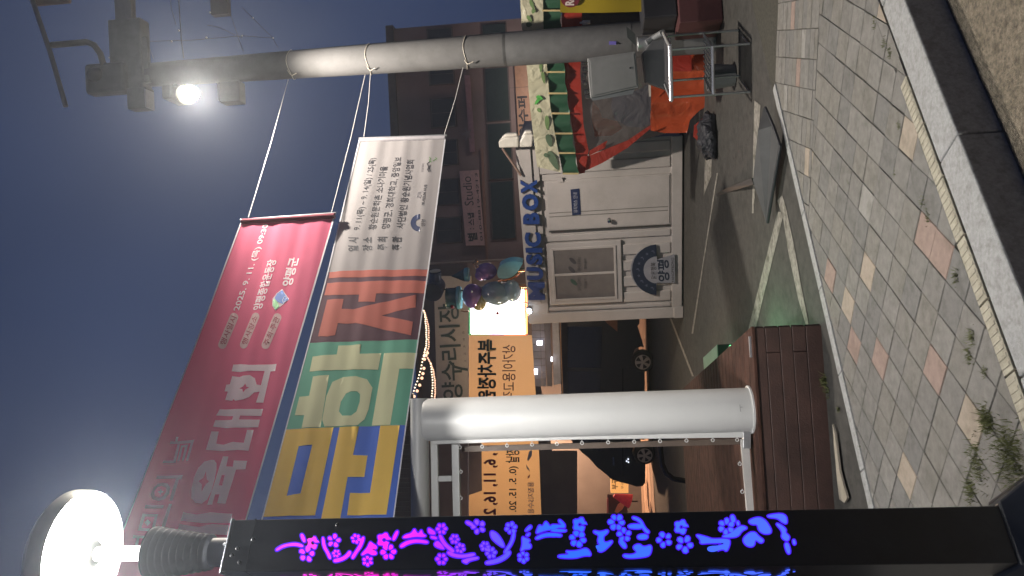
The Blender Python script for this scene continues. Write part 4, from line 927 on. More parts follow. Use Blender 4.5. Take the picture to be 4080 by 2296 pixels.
# emblem
em = mat('emblem navy', (.018, .026, .05), rough=.5); ep = mat('emblem plate', (.27, .27, .30), rough=.5)
C_ = (2618, 1076)
slab('emblem_arch', CP, [(C_[0] + 106 * math.cos(R(t_)), C_[1] + 98 * math.sin(R(t_))) for t_ in range(92, 269, 11)] + [(C_[0] - 2, C_[1] - 98), (C_[0] - 2, C_[1] + 98)][::1], .02, ep, mc, off=.045)
slab('emblem_ring', CP, arcpts(C_, 54, 100, 92, 268), .02, em, mc, off=.05)
sheet('emblem_disc', [CP.pt(p, .0515) for p in arcpts(C_, 1, 54, 90, 270)], [], ep, mc, None, cn)
slab('emblem_plate', CP, [(2616, 1036), (2688, 1014), (2690, 1128), (2618, 1126)], .02, ep, mc, off=.052)
for i in range(9):
    t_ = R(105 + i * 19); write('★' if i % 2 else '♪', CP, (C_[0] + 77 * math.cos(t_) + 7, C_[1] + 75 * math.sin(t_) + 7), (C_[0] + 77 * math.cos(t_) + 7, C_[1] + 75 * math.sin(t_) - 7), (C_[0] + 77 * math.cos(t_) - 7, C_[1] + 75 * math.sin(t_) + 7), mat('pale mark', (.10, .11, .16)), mc, off=.053)
write('맑은행복', CP, (2616, 1112), (2614, 1046), (2594, 1112), mut, mc, off=.056); write('양평', CP, (2668, 1122), (2664, 1036), (2622, 1122), em, mc, off=.056, bold=.02)
write('YANGPYEONG', CP, (2686, 1126), (2684, 1028), (2676, 1126), mut, mc, off=.056)
# roof edge sign
zb_, zt_ = zc(2118, 660), zc(2070, 660)
cbox('sign_beam', a_of(2100, 560), a_of(2120, 1205), zb_, zt_, .05, .05, contw, .004)
blue = mat('letter blue', (.02, .055, .22), rough=.35, var=.05)
for ch, y1_, y0_, xb_ in [('X', 715, 770, 2142), ('O', 772, 836, 2147), ('B', 846, 891, 2151), ('C', 926, 982, 2158), ('I', 987, 1004, 2162), ('S', 1012, 1052, 2163), ('U', 1064, 1112, 2166), ('M', 1124, 1192, 2172)]:
    write(ch, CP, (xb_, y0_), (xb_ - 2, y1_), (xb_ - 66, y0_), blue, mc, name='letter', off=.07, bold=.05, ext=.04)
# string of white fittings at the right end of the roof
wf = mat('fitting white', (.66, .62, .55), rough=.4)
sfx = root('roof_speakers', CP.pt((2030, 560), .1), 'pair of cream white rounded boxes mounted above the booth roof', 'speaker')
for pts in ([(1986, 562), (1988, 590), (2066, 588), (2066, 545), (2010, 548)], [(2072, 560), (2070, 588), (2120, 586), (2125, 535), (2090, 535)]):
    slab('speaker_box', CP, pts, .16, wf, sfx, off=.3, bevel=.02)
    slab('speaker_cap', CP, [(p[0] * .8 + 408, p[1] - 14) if p[0] < 2068 else (p[0] * .8 + 420, p[1] - 14) for p in pts], .12, wf, sfx, off=.24, bevel=.02)
MB().tube([CP.pt((2002, 592), .2), CP.pt((2076, 700), .1)], .018, 10).build('strut', mat('rusty strut', (.30, .20, .16)), sfx)

# =================================================================== SCULPTURE ON THE BOOTH ROOF
def SPt(x, y, off=-.25): return CP.pt((x, y), off)
sc_ = .00385     # metres per picture pixel at this distance
Wd = Matrix((cd, Vector((0, 0, 1)), cn)).transposed()
def blob(name, x, y, rx, ry, mt_, par, off=-.25, depth=None, tilt=0):
    """rx = half height (picture x), ry = half width (picture y)"""
    M2 = Wd @ Matrix.Rotation(R(tilt), 3, 'Z')
    return MB().ball(SPt(x, y, off), 1, (ry * sc_, rx * sc_, (depth or min(rx, ry)) * sc_), 24, 14, M2).build(name, mt_, par)
purp = mat('gloss purple', (.24, .12, .36), rough=.15, metal=.2, var=.3, scale=3, spec=1); teal = mat('gloss teal', (.14, .42, .50), rough=.15, metal=.1, var=.25, scale=3, spec=1)
dteal = mat('gloss dark teal', (.02, .08, .08), rough=.15, spec=1); olive = mat('gloss olive', (.30, .26, .10), rough=.2); gryt = mat('gloss grey teal', (.26, .36, .40), rough=.15, metal=.1, spec=1)
copper = mat('copper rod', (.55, .30, .16), rough=.25, metal=.8); redb = mat('red bead', (.35, .02, .03), rough=.25)
f1_ = root('musician_sculpture', SPt(2080, 1170), 'glossy balloon-like figure in a flat black top hat, nearest the lit sign', 'sculpture', 'glossy figures on the booth roof')
def lath(name, prof, x, y, mt_, par, off=-.25, tilt=0):
    """upright turned shape; prof in picture pixels (radius, height above x)"""
    M2 = Matrix.Rotation(R(tilt), 3, cn)
    return MB().lathe([(r_ * sc_, h * sc_) for r_, h in prof], SPt(x, y, off), 28, M2).build(name, mt_, par)
lath('hat', [(45, 0), (43, 8), (42, 40), (44, 43), (38, 44)], 1820, 1186, dteal, f1_)
lath('hat_brim', [(48, 0), (50, 6), (49, 14), (44, 16)], 1836, 1186, teal, f1_)
blob('hat_flower', 1803, 1222, 9, 9, redb, f1_, off=-.12)
blob('head', 1884, 1180, 46, 55, purp, f1_); blob('beard', 1908, 1200, 36, 44, olive, f1_, off=-.24)
blob('body', 1978, 1170, 66, 52, gryt, f1_, tilt=14); blob('hip', 2040, 1160, 40, 48, gryt, f1_, tilt=0)
MB().tube([SPt(1836, 1238), SPt(1850, 1242), SPt(1868, 1240)], .012, 10).build('ear_tube', copper, f1_)
MB().tube([SPt(2007, 1217), SPt(1984, 1246)], .008, 8).build('drum_stick', dteal, f1_); blob('stick_head', 1982, 1249, 8, 8, redb, f1_)
MB().tube([SPt(2060, 1140), SPt(2100, 1140)], .035, 10).build('leg', copper, f1_); MB().tube([SPt(2060, 1190), SPt(2078, 1205), SPt(2095, 1206), SPt(2110, 1212)], .012, 10).build('wire', copper, f1_)
f2_ = root('musician_sculpture', SPt(2080, 1080), 'glossy balloon-like figure in a pointed dark cone hat, on the booth roof behind the letters', 'sculpture', 'glossy figures on the booth roof')
lath('cone_hat', [(27, 0), (14, 27), (1, 54)], 1849, 1097, dteal, f2_, tilt=2)
lath('hat_band', [(28, 0), (30, 4), (29, 18), (26, 20)], 1869, 1094, teal, f2_)
MB().tube([SPt(1905, 1060, -.1), SPt(1890, 1068, -.1), SPt(1886, 1052, -.1), SPt(1902, 1038, -.1)], [.03, .02, .014, .03], 12).build('horn', copper, f2_)
blob('head', 1938, 1082, 45, 37, purp, f2_); blob('cheek', 1915, 1098, 24, 22, purp, f2_, off=-.18)
MB().prism([SPt(x, y, -.12) for x, y in sm([(1980, 1108), (1982, 1070), (2000, 1052), (2040, 1040), (2086, 1046), (2078, 1058), (2062, 1086), (2040, 1104), (2010, 1112)])], -cn * .22).build('body', teal, f2_, bevel=.05, seg=4)
MB().tube([SPt(1985, 1120), SPt(2040, 1108), SPt(2070, 1085)], .03, 10).build('arm', copper, f2_)
MB().tube([SPt(2060, 1078), SPt(2100, 1074)], .035, 10).build('leg', copper, f2_)
for x, y in ((1945, 1172), (1952, 1208), (1999, 1125), (2036, 1128), (1880, 1162)): blob('eye_bead', x, y, 3.2, 5, mat('white bead', (.8, .8, .8), rough=.1), f1_, off=.02)
# blue drums above
dr = root('drum_lamps', SPt(1740, 1120), 'two short navy blue drums, one with a cream mouth, above the roof sculptures', 'lamp')
nb = mat('drum navy', (.02, .045, .12), rough=.35)
MB().tube([SPt(1733, 1084), SPt(1735, 1150)], .10, 28).build('drum', nb, dr)
MB().lathe([(.088, 0), (.086, .006), (.01, .008)], SPt(1732.5, 1084) + cd * -.002, 28, Matrix.Rotation(R(90), 3, 'Y') @ Matrix.Identity(3)).build('mouth', mat('cream mouth', (.62, .60, .50)), dr)
MB().lathe([(.092, 0), (.004, .008)], SPt(1733, 1080, -.25), 28, Matrix((Vector((0, 0, 1)), cn, -cd)).transposed()).build('mouth', MT['cream mouth'], dr)
MB().lathe([(.155, 0), (.16, .02), (.16, .32), (.10, .34)], SPt(1724, 1166, -.1), 32, Matrix((cd, Vector((0, 0, 1)), -cn)).transposed()).build('drum', nb, dr)
MB().lathe([(.15, 0), (.01, .004)], SPt(1724, 1166, -.095), 32, Wd).build('drum_head', mat('drum head', (.012, .018, .035), rough=.4), dr)
MB().tube([SPt(1764, 1150, -.3), SPt(1790, 1160, -.3), SPt(2100, 1150, -.5)], .014, 8).build('stand', dteal, dr)

# lit white display behind the booth
SG = Plane((-.4, 12.35, 0), (-1.2, 12.6, 0))
sg = root('lit_display', SG.pt((2090, 1330)) - Vector((0, 0, 2.4)), 'blown-out white lit display panel beside the roof sculptures', 'sign')
slab('case', SG, [(1868, 1150), (1864, 1340), (2098, 1345), (2100, 1150)], .12, mat('case dark', (.05, .04, .04)), sg, off=-.01)
slab('screen', SG, [(1874, 1156), (1877, 1331), (2092, 1331), (2088, 1156)], .01, emit('white screen', (1, .97, .98), 9), sg, off=.004)
for (x0, y0, x1, y1, c_, e_) in ((1866, 1331, 1950, 1338, (.25, .8, .25), .5), (1950, 1331, 2010, 1338, (.9, .1, .6), .8), (2010, 1331, 2096, 1338, (1, .12, .05), 4), (1868, 1156, 1874, 1331, (.3, .9, .4), .5)): slab('edge_glow', SG, [(x0, y0), (x1, y0), (x1, y1), (x0, y1)], .01, emit('edge %d' % x0, c_, e_), sg, off=.006)  # emissive strips put in for the coloured glow round the display
slab('red_glow', SG, [(2094, 1156), (2096, 1331), (2101, 1331), (2100, 1156)], .01, emit('red glow', (1, .12, .03), 14), sg, off=.012)  # emissive strip put in for the display's red glow
MB().tube([SG.pt((2098, 1250), -.06), SG.pt((2098, 1250), -.06) - Vector((0, 0, 2.4))], .04, 10).build('pole', steel, sg)
MB().ball(CP.pt((2110, 1242), .1), .035).build('spot_glass', emit('spot glass', (.8, .9, 1), 12), sg); slab('spot_body', CP, [(2095, 1225), (2120, 1230), (2118, 1250), (2098, 1245)], .06, steel, sg, off=.06, bevel=.01)

# =================================================================== SEE-THROUGH MARKET BANNER (read from behind)
OB = Plane((-.7, 10.5, 0), (-3.2, 10.45, 0))
ob_ = root('market_banner', OB.pt((2000, 1600)), 'orange cloth market banner seen from behind with reversed lettering, beyond the white post', 'banner')
ocl = cloth('orange cloth', (.74, .44, .22), .6)
wvo = lambda a, z: .012 * math.sin(a * 7 + z * 3)
sheet('cloth', [OB.pt(p) for p in ((1868, 1336), (1867, 1600), (1868, 1760), (1918, 1766), (1921, 1955), (1868, 1974), (1866, 2060), (1862, 2500), (2172, 2500), (2157, 2050), (2147, 1790), (2142, 1700), (2136, 1590), (2128, 1470), (2119, 1336))], [], ocl, ob_, wvo, OB.n, (.1, .1), OB.d)
rdi = mat('reversed red', (.26, .025, .05)); bki = mat('reversed black', (.03, .045, .04)); pdi = mat('reversed pale', (.30, .22, .25)); yout = mat('reversed edge', (.62, .42, .16))
def wr_(s, y0, y1, xt, xb, m_, bold=.02, off=.004): write(s, OB, (xb, y0), (xb, y1), (xt, y0), m_, ob_, bold=bold, mirror=True, off=off + .014)
# reversed: the first character stands on the right, so strings run from small y (right) to large y (left)
wr_('복주차정원', 1600, 1352, 1902, 1977, yout, .045, -.002); wr_('복주차정원', 1600, 1352, 1902, 1977, bki, .02)
wr_('상가이용고객', 1592, 1374, 2001, 2054, rdi if 0 else mat('reversed brown', (.13, .06, .05)), .008)
wr_('1, 6, 11, 16, 2', 2052, 1788, 1925, 1985, rdi, .035); wr_('(0. 5. 15. 20.', 2040, 1858, 2028, 2066, bki, .02); wr_('장날', 1845, 1790, 2015, 2070, bki, .02)
wr_('용장지5수용', 2048, 1920, 2102, 2128, pdi, .015)
for pts in ([(2120, 1792), (2108, 1800), (2100, 1830), (2104, 1838), (2120, 1815)], [(2096, 1850), (2100, 1868), (2112, 1880), (2108, 1868)]): sheet('logo', [OB.pt(p, .018) for p in pts], [], mat('logo grey', (.28, .26, .28)), ob_, None, OB.n)
sheet('logo', [OB.pt(p, .018) for p in ((2112, 1890), (2102, 1900), (2103, 1908), (2110, 1902))], [], rdi, ob_, None, OB.n)
MB().tube([OB.pt((1866, 1330)), OB.pt((1866, 2520))], .008, 6).build('top_cord', ropem, ob_)

# =================================================================== STRING LIGHTS
sl = root('string_lights', atY(1700, 1400, 9.5), 'strand of small warm bulbs looping down beside the white post head', 'string lights')
wb0 = emit('warm bulb', (1, .55, .35), 1.6); wb1 = emit('white bulb', (1, .80, .55), 2.2); wirem = MT['cable']
def P9(x, y): return atY(x, y, 9.5)
bulb0 = {}
def bulb(p, k, m_):
    if k not in bulb0:
        bulb0[k] = MB().ball((0, 0, 0), .0105 if k[0] == 's' else .020, (1, 1, 1), 10, 6).build('bulb', m_, None); bulb0[k].parent = sl; bulb0[k].location = p - BASE[sl]
    else:
        o = bulb0[k].copy(); COL.objects.link(o); o.parent = sl; o.location = p - BASE[sl]
def strand(pts, n, k, m_, wire=True):
    P_ = [Vector(p) for p in pts]; d_ = [0]
    for i in range(len(P_) - 1): d_.append(d_[-1] + (P_[i + 1] - P_[i]).length)
    def at(t_):
        s__ = t_ * d_[-1]; i = max(j for j in range(len(P_) - 1) if d_[j] <= s__ + 1e-6); f = (s__ - d_[i]) / max(d_[i + 1] - d_[i], 1e-6); return P_[i].lerp(P_[i + 1], f)
    if wire: MB().tube([P9(*at(i / 24)) for i in range(25)], .005, 6).build('wire', wirem, sl)
    for i in range(n): q_ = at((i + .5) / n); bulb(P9(q_.x + random.uniform(-1, 1), q_.y) , k, m_)
strand([(1687, 1234), (1694, 1260), (1698, 1310), (1700, 1350), (1697, 1385), (1688, 1425)], 22, 's1', wb1); strand([(1688, 1236), (1702, 1275), (1708, 1310), (1708, 1380), (1700, 1412)], 20, 's0', wb0)
strand([(1696, 1385), (1684, 1430), (1675, 1480), (1662, 1520), (1648, 1560), (1642, 1590)], 16, 's1', wb1)
strand([(1702, 1424), (1718, 1450), (1727, 1480), (1733, 1520), (1735, 1560), (1732, 1592)], 24, 's0', wb0); strand([(1715, 1445), (1722, 1500), (1724, 1540), (1720, 1595)], 14, 's1', wb1)
for x, y in ((1703, 1407), (1697, 1417), (1691, 1432), (1689, 1468), (1685, 1489), (1681, 1507), (1672, 1535), (1662, 1558), (1650, 1580)): bulb(P9(x, y), 'b0', wb0)

# =================================================================== VEHICLE AND THE FAR SIDE OF THE LOT
VP = Plane((-1.85, 17.87, 0), (-4.19, 18.42, 0))
vn = root('dark_van', VP.pt((2598, 1600)), 'unlit black van parked side-on behind the booth and the white post', 'van')
vb = mat('van paint', (.010, .011, .014), rough=.3, spec=.6, var=.1); vg = mat('van glass', (.008, .009, .012), rough=.08, spec=1)
prof = [(2236, 1150), (2236, 1560), (2244, 1660), (2256, 1720), (2285, 1770), (2320, 1805), (2350, 1830), (2378, 1862), (2420, 1895), (2432, 1908), (2470, 1922), (2512, 1932), (2536, 1940), (2560, 1938), (2571, 1925), (2572, 1850),
        (2570, 1842), (2552, 1846), (2530, 1835), (2518, 1800), (2532, 1762), (2552, 1752), (2568, 1755), (2569, 1475), (2552, 1482), (2530, 1470), (2516, 1430), (2530, 1392), (2552, 1382), (2566, 1384), (2540, 1300), (2548, 1290), (2546, 1150)]
MB().prism([VP.pt(p) for p in prof], -VP.n * 1.75).build('body', vb, vn, bevel=.05, seg=3)
for a in ([(2262, 1480), (2262, 1600), (2390, 1615), (2395, 1480)], [(2262, 1618), (2275, 1700), (2310, 1755), (2392, 1800), (2395, 1630)], [(2262, 1300), (2262, 1465), (2395, 1468), (2400, 1300)]): slab('side_window', VP, a, .02, vg, vn, off=.012, bevel=.01)
slab('amber_light_pane', VP, [(2395, 1262), (2420, 1290), (2460, 1322), (2460, 1262)], .02, mat('painted amber light', (.20, .085, .04), rough=.3), vn, off=.03)  # lit brown behind the glass, painted as a flat amber pane
slab('side_trim', VP, [(2479, 1470), (2484, 1470), (2484, 1900), (2478, 1900)], .01, mat('trim', (.05, .05, .06), rough=.2, metal=.6), vn, off=.015)
slab('door_handle', VP, [(2441, 1822), (2447, 1822), (2448, 1855), (2442, 1855)], .02, mat('chrome', (.6, .6, .6), rough=.12, metal=1), vn, off=.03)
Wv = Matrix((VP.d, Vector((0, 0, 1)), VP.n)).transposed()
rimc = mat('alloy', (.42, .38, .34), rough=.4, metal=.2); tyre = mat('tyre', (.012, .012, .012), rough=.9)
for (x, y) in ((2558, 1432), (2566, 1800)):
    c = VP.pt((x, y), -.05); rw = 42 / 2946.7 * 18.3
    w_ = MB().lathe([(rw * .62, 0), (rw * .94, 0), (rw, .03), (rw, .16), (rw * .92, .2), (rw * .72, .2), (rw * .70, .12)], c, 32, Wv @ Matrix.Diagonal((1, 1, 1))).build('wheel', tyre, vn)
    mb = MB(); mb.lathe([(rw * .70, 0), (rw * .70, .014), (rw * .64, .014), (rw * .62, .0)], c + VP.n * .205, 32, Wv, cap=False)
    for k_ in range(5):
        t_ = k_ * 2 * math.pi / 5 + .3; u = (VP.d * math.cos(t_) + Vector((0, 0, 1)) * math.sin(t_)); v_ = (VP.d * -math.sin(t_) + Vector((0, 0, 1)) * math.cos(t_)); b_ = c + VP.n * .21
        mb.hexa([b_ + u * (rw * .08) + v_ * .02 + VP.n * h for h in (0,)] + [b_ + u * (rw * .08) - v_ * .02, b_ + u * (rw * .66) - v_ * .045, b_ + u * (rw * .66) + v_ * .045] + [b_ + u * (rw * .08) + v_ * .02 + VP.n * .02, b_ + u * (rw * .08) - v_ * .02 + VP.n * .02, b_ + u * (rw * .66) - v_ * .045 + VP.n * .012, b_ + u * (rw * .66) + v_ * .045 + VP.n * .012])
    mb.ball(b_, rw * .16, (1, 1, .3), 14, 6, Wv); mb.build('rim', rimc, w_, smooth=False); MB().lathe([(rw * .62, 0), (rw * .62, .002)], c + VP.n * .19, 24, Wv).build('brake_dark', ink, w_)
for (x, y) in ((2503, 1830), (2497, 1838), (2504, 1842)): MB().ball(VP.pt((x, y), .04), .02).build('side_marker', emit('marker', (.8, .85, 1), 1.2), vn)

# tan sheet beyond the van, with the ground's orange light put into its colour
wp = mat('warm light tan', (.42, .29, .21), rough=.8, var=.12, scale=3, dirt=.2)
o = MB().add([(-14, 19.3, .004), (3, 18.8, .004), (3, 60, .004), (-30, 60, .004)], [(0, 1, 2, 3)]).build('warm_light_sheet', wp); tag(o, kind='structure'); BASE[o] = Vector()
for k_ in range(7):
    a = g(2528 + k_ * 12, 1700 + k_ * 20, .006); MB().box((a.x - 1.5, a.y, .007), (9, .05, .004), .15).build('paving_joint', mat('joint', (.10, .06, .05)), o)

# hooped pipe barrier on the far edge of the deck
YH = 9.6
hp = root('hoop_barrier', atY(2700, 1920, YH), 'bent black chrome pipe barrier just past the timber deck', 'barrier')
MB().tube([atY(*p, YH) for p in ((2632, 1560), (2630, 1700), (2632, 1800), (2638, 1850), (2655, 1886), (2682, 1908), (2730, 1916), (2800, 1918))], .035, 16).build('pipe', mat('black chrome', (.05, .05, .055), rough=.12, metal=.9), hp)

# green lit box; unseen green floodlight added for the green spill on the asphalt
gb_ = root('planter_box', g(2925, 1372), 'low box with a green lit top beside the timber deck', 'box')
gtop = mat('pale green lid', (.10, .22, .14), rough=.5, dirt=.15)
zt2 = .20; q = [g(x, y, zt2) for x, y in ((2859, 1428), (2857, 1373), (2801, 1426), (2806, 1476))]
q = [q[1], q[2], q[3] + Vector((-.1, 0, 0)), q[0] + Vector((-.1, 0, 0))]
MB().hexa([Vector((p.x, p.y, z)) for z in (.0, zt2 - .012) for p in q]).build('box', mat('dark crate', (.02, .022, .02)), gb_, bevel=.004)
MB().hexa([Vector((p.x, p.y, z)) for z in (zt2 - .01, zt2) for p in q]).build('lid', gtop, gb_, bevel=.003)
gf = root('added_green_lamp', Vector((-.595, 6.3, .3)), 'tiny unseen green floodlight added low beside the timber deck', 'lamp')
MB().box((-.595, 6.3, .33), (.05, .09, .07), 0).build('lamp_body', ink, gf, .006)
MB().box((-.568, 6.3, .33), (.006, .07, .05), 0).build('lens', emit('added green lens', (.15, 1, .35), 2), gf)
gl = bpy.data.lights.new('green_light', 'POINT'); gl.energy = 8; gl.color = (.22, 1, .42); gl.shadow_soft_size = .03
go = bpy.data.objects.new('green_light', gl); COL.objects.link(go); go.parent = gf; go.location = Vector((-.53, 6.3, .34)) - BASE[gf]

# =================================================================== FAR BUILDINGS
B1P = Plane((1.07, 26, 0), (8, 26, 0)); bz = lambda x, y, P_=B1P: P_.pt((x, y)).z
bw = mat('rendered wall', (.27, .205, .19), rough=.9, var=.12, scale=.6, dirt=.15)
b_1 = root('rose_building', (5, 26, 0), 'dim rose grey building with dark windows behind the concrete pole', 'building')
xl, xr = B1P.pt((1800, 1046)).x, B1P.pt((1800, 96)).x
def xw(y, x=1800): return B1P.pt((x, y)).x
def bbox(name, x0, x1, z0, z1, yf, d_, mt_, par, bevel=0):
    return MB().box(((x0 + x1) / 2, yf + d_ / 2, (z0 + z1) / 2), (abs(x1 - x0), d_, abs(z1 - z0))).build(name, mt_, par, bevel)
bbox('wall', xl, xr, 0, bz(1590, 560), 26, 8, bw, b_1)
bbox('parapet', xl - .1, xr + .1, bz(1590, 560), bz(1560, 560), 25.9, 8.2, mat('parapet', (.10, .085, .085)), b_1)
wn_ = mat('dark window', (.035, .045, .045), rough=.25, spec=.8); wfm = mat('window trim', (.11, .09, .085))
zr0, zr1 = bz(1842, 917), bz(1738, 917)
for y0, y1 in ((864, 970), (712, 818), (556, 660), (389, 508), (250, 337), (110, 215)):
    w_ = bbox('window', xw(y0), xw(y1), zr0, zr1, 25.96, .06, wfm, b_1); bbox('pane', xw(y0 + 5), xw((y0 + y1) / 2 - 1), zr0 + .06, zr1 - .06, 25.95, .02, wn_, w_); bbox('pane', xw((y0 + y1) / 2 + 1), xw(y1 - 5), zr0 + .06, zr1 - .06, 25.95, .02, wn_, w_)
zg0, zg1 = bz(2052, 800), bz(1952, 800)
gls = mat('shop glass', (.03, .05, .04), rough=.15, spec=.9)
for y0, y1 in ((735, 965), (505, 728), (285, 498), (110, 280)): 
    w_ = bbox('window', xw(y0), xw(y1), zg0, zg1, 25.95, .06, wfm, b_1); bbox('pane', xw(y0 + 3), xw(y1 - 3), zg0 + .05, zg1 - .05, 25.94, .02, gls, w_)
MB().tube([(xl - .02, 25.9, 0), (xl - .02, 25.9, 8)], .05, 8).build('drain_pipe', mat('pale pipe', (.42, .33, .26)), b_1)
bbox('brick_band', xl, xw(600), bz(1934, 800), bz(1925, 800), 25.93, .08, mat('warm band', (.28, .16, .12)), b_1)
SP = Plane((1.07, 25.85, 0), (8, 25.85, 0))
ss = root('studio_sign', SP.pt((1880, 830)), 'long pale pink sign lettered Studio on the rose building', 'sign')
slab('panel', SP, [(1830, 682), (1907, 677), (1931, 978), (1856, 980)], .06, mat('pale pink panel', (.62, .42, .38), rough=.6), ss, bevel=.01)
write('Studio', SP, (1888, 818), (1876, 703), (1852, 820), mat('sign ink', (.05, .06, .055)), ss, off=.01, bold=-.005)
write('스냅', SP, (1892, 898), (1888, 848), (1866, 899), MT['sign ink'], ss, off=.01, bold=.03); write(':', SP, (1890, 914), (1890, 910), (1872, 914), MT['sign ink'], ss, off=.01, bold=.03); write('별', SP, (1904, 960), (1900, 927), (1866, 962), MT['sign ink'], ss, off=.01, bold=.03)
write('010-8819-4213', SP, (1924, 960), (1902, 690), (1914, 960), MT['sign ink'], ss, off=.01)
s2 = root('pink_strip_sign', SP.pt((1880, 450)), 'narrow dim pink strip sign with a pale star, right of the studio sign', 'sign')
slab('panel', SP, [(1850, 300), (1872, 300), (1893, 604), (1872, 606)], .05, mat('dim pink', (.40, .24, .25)), s2); write('★', SP, (1882, 565), (1880, 505), (1838, 565), mat('pale star', (.30, .24, .23)), s2, off=.02)
s3 = root('supermarket_sign', SP.pt((2080, 430)), 'tan sign board with black Korean lettering over the shop beside the tent', 'sign')
slab('panel', SP, [(2046, 200), (2104, 200), (2126, 640), (2070, 640)], .08, mat('tan panel dark', (.36, .21, .13)), s3, bevel=.01); write('제일수퍼', SP, (2114, 600), (2100, 382), (2074, 602), ink, s3, off=.01, bold=.03)
# Yangsuri market building with its sign
B2P = Plane((-.4, 24, 0), (-12, 24, 0)); xm = lambda y, x=1800: B2P.pt((x, y)).x
b_2 = root('market_building', (-6, 24.2, 0), 'dark market building carrying the large brush lettered sign', 'building')
dkw = mat('market wall', (.12, .105, .10), rough=.9, var=.2, scale=.8)
bbox('wall', xm(1050), -30, 0, B2P.pt((1660, 1300)).z, 24.2, 8, dkw, b_2)
bbox('roof', xm(1045), -30.1, B2P.pt((1662, 1300)).z, B2P.pt((1648, 1300)).z, 24.0, 8.4, mat('roof dark', (.05, .045, .045)), b_2)
ms = root('market_sign', B2P.pt((1800, 1400)), 'large grey green sign with dark brush lettering above the orange banner', 'sign')
slab('panel', B2P, [(1728, 1100), (1742, 1640), (1890, 1640), (1876, 1100)], .1, mat('sign grey green', (.50, .53, .44), rough=.6, var=.05), ms)
brush = mat('brush green', (.045, .10, .075))
write('양수리시장', B2P, (1846, 1592), (1828, 1208), (1762, 1596), brush, ms, off=.01, bold=.015)
write('1  2  3  4  5', B2P, (1858, 1440), (1850, 1320), (1850, 1440), mat('faint print', (.16, .19, .16)), ms, off=.01)
sheet('brush_tail', [B2P.pt(p, .012) for p in stroke_poly([(1790, 1440), (1812, 1462), (1840, 1470), (1868, 1474)], 10)], [], brush, ms, None, B2P.n)
# glazed market hall roof above the van
MH = Plane((-.8, 16.6, 0), (-4, 16.9, 0))
mh = root('market_hall', MH.pt((2235, 1400)), 'pale panelled market hall roof with a white eave above the black van', 'building')
lav = mat('pale panel', (.30, .28, .31), rough=.5, var=.08); 
for i in range(9):
    y0 = 1290 + i * 28
    for j, (xa, xb) in enumerate(((2118, 2150), (2152, 2168))): slab('panel', MH, [(xa + i, y0), (xb + i, y0), (xb + i + 1, y0 + 26), (xa + i + 1, y0 + 26)], .04, lav, mh)
slab('gutter', MH, [(2170, 1280), (2192, 1280), (2200, 1540), (2180, 1540)], .12, mat('gutter mauve', (.22, .19, .19)), mh, off=.05)
slab('eave', MH, [(2196, 1200), (2226, 1200), (2226, 1270), (2236, 1530), (2206, 1535), (2200, 1280)], .3, mat('eave white', (.50, .48, .52), rough=.4), mh, off=.10, bevel=.01)
slab('eave_edge', MH, [(2227, 1200), (2229, 1200), (2244, 1570), (2240, 1570)], .1, mat('warm edge', (.55, .32, .18)), mh, off=.06)
slab('back_wall', MH, [(2120, 1520), (2150, 1520), (2200, 1800), (2300, 1800), (2300, 2500), (2120, 2500)], .1, dkw, mh, off=-3)
for x, y, rx_, ry_ in ((2150, 1367, 11, 9), (2134, 1482, 8, 11), (2198, 1432, 3, 9)): slab('ceiling_light', MH, [(x - rx_, y - ry_), (x + rx_, y - ry_), (x + rx_, y + ry_), (x - rx_, y + ry_)], .03, emit('hall light', (.93, .92, 1), 4), mh, off=.2, bevel=.005)
# row of shops seen through the white frame
SH = Plane((-4, 27, 0), (-12, 27.5, 0))
sh = root('shop_row', (-9, 27.3, 0), 'dark mauve shop fronts across the lot, seen through the white frame', 'building')
mv = mat('mauve wall', (.16, .11, .125), rough=.8, var=.2, scale=1)
slab('wall', SH, [(1600, 1600), (2440, 1600), (2480, 1800), (2520, 2600), (1600, 2600)], .3, mv, sh)
for (x0, y0, x1, y1, m_) in ((2350, 1890, 2405, 1935, mat('violet pane', (.12, .06, .18))), (2350, 1938, 2410, 1945 + 20, mat('dim pane', (.06, .045, .05))), (2270, 1790, 2300, 2050, mat('dim sill', (.06, .05, .055))), (2360, 1975, 2420, 2040, MT['dim pane'])):
    slab('window', SH, [(x0, y0), (x1, y0), (x1 + 4, y1), (x0 + 4, y1)], .08, m_, sh, off=.05)
slab('lit_window', SH, [(2335, 1846), (2352, 1846), (2378, 1872), (2336, 1872)], .05, emit('bluish window', (.45, .55, .75), .8), sh, off=.08)
gsn = root('restaurant_sign', SH.pt((2210, 1900), .3), 'long muted pink restaurant sign with black Korean lettering', 'sign')
slab('panel', SH, [(2172, 1740), (2237, 1740), (2254, 2060), (2280, 2500), (2210, 2500), (2189, 2060)], .1, mat('muted pink', (.50, .30, .30), rough=.6), gsn, off=.4)
write('수리 고기집', SH, (2242, 2045), (2232, 1856), (2204, 2047), ink, gsn, off=.42, bold=.01); write('점', SH, (2230, 1848), (2229, 1832), (2210, 1848), mat('stamp red', (.20, .05, .06)), gsn, off=.42)
psg = root('violet_led_sign', SH.pt((2322, 1905), .3), 'small magenta lit sign with a blue rim on the dark shop front', 'sign')
slab('rim', SH, [(2308, 1884), (2334, 1884), (2336, 1929), (2310, 1929)], .08, emit('blue rim', (.10, .06, 1), 1.6), psg, off=.30, bevel=.02); slab('screen', SH, [(2313, 1890), (2330, 1890), (2332, 1923), (2315, 1923)], .05, emit('magenta screen', (.95, .10, .85), 1.4), psg, off=.33)
OS = Plane((-6, 21.5, 0), (-9, 21.8, 0))
osn = root('orange_light_box', OS.pt((2470, 1935)), 'orange lit sign box standing behind the nose of the black van', 'sign')
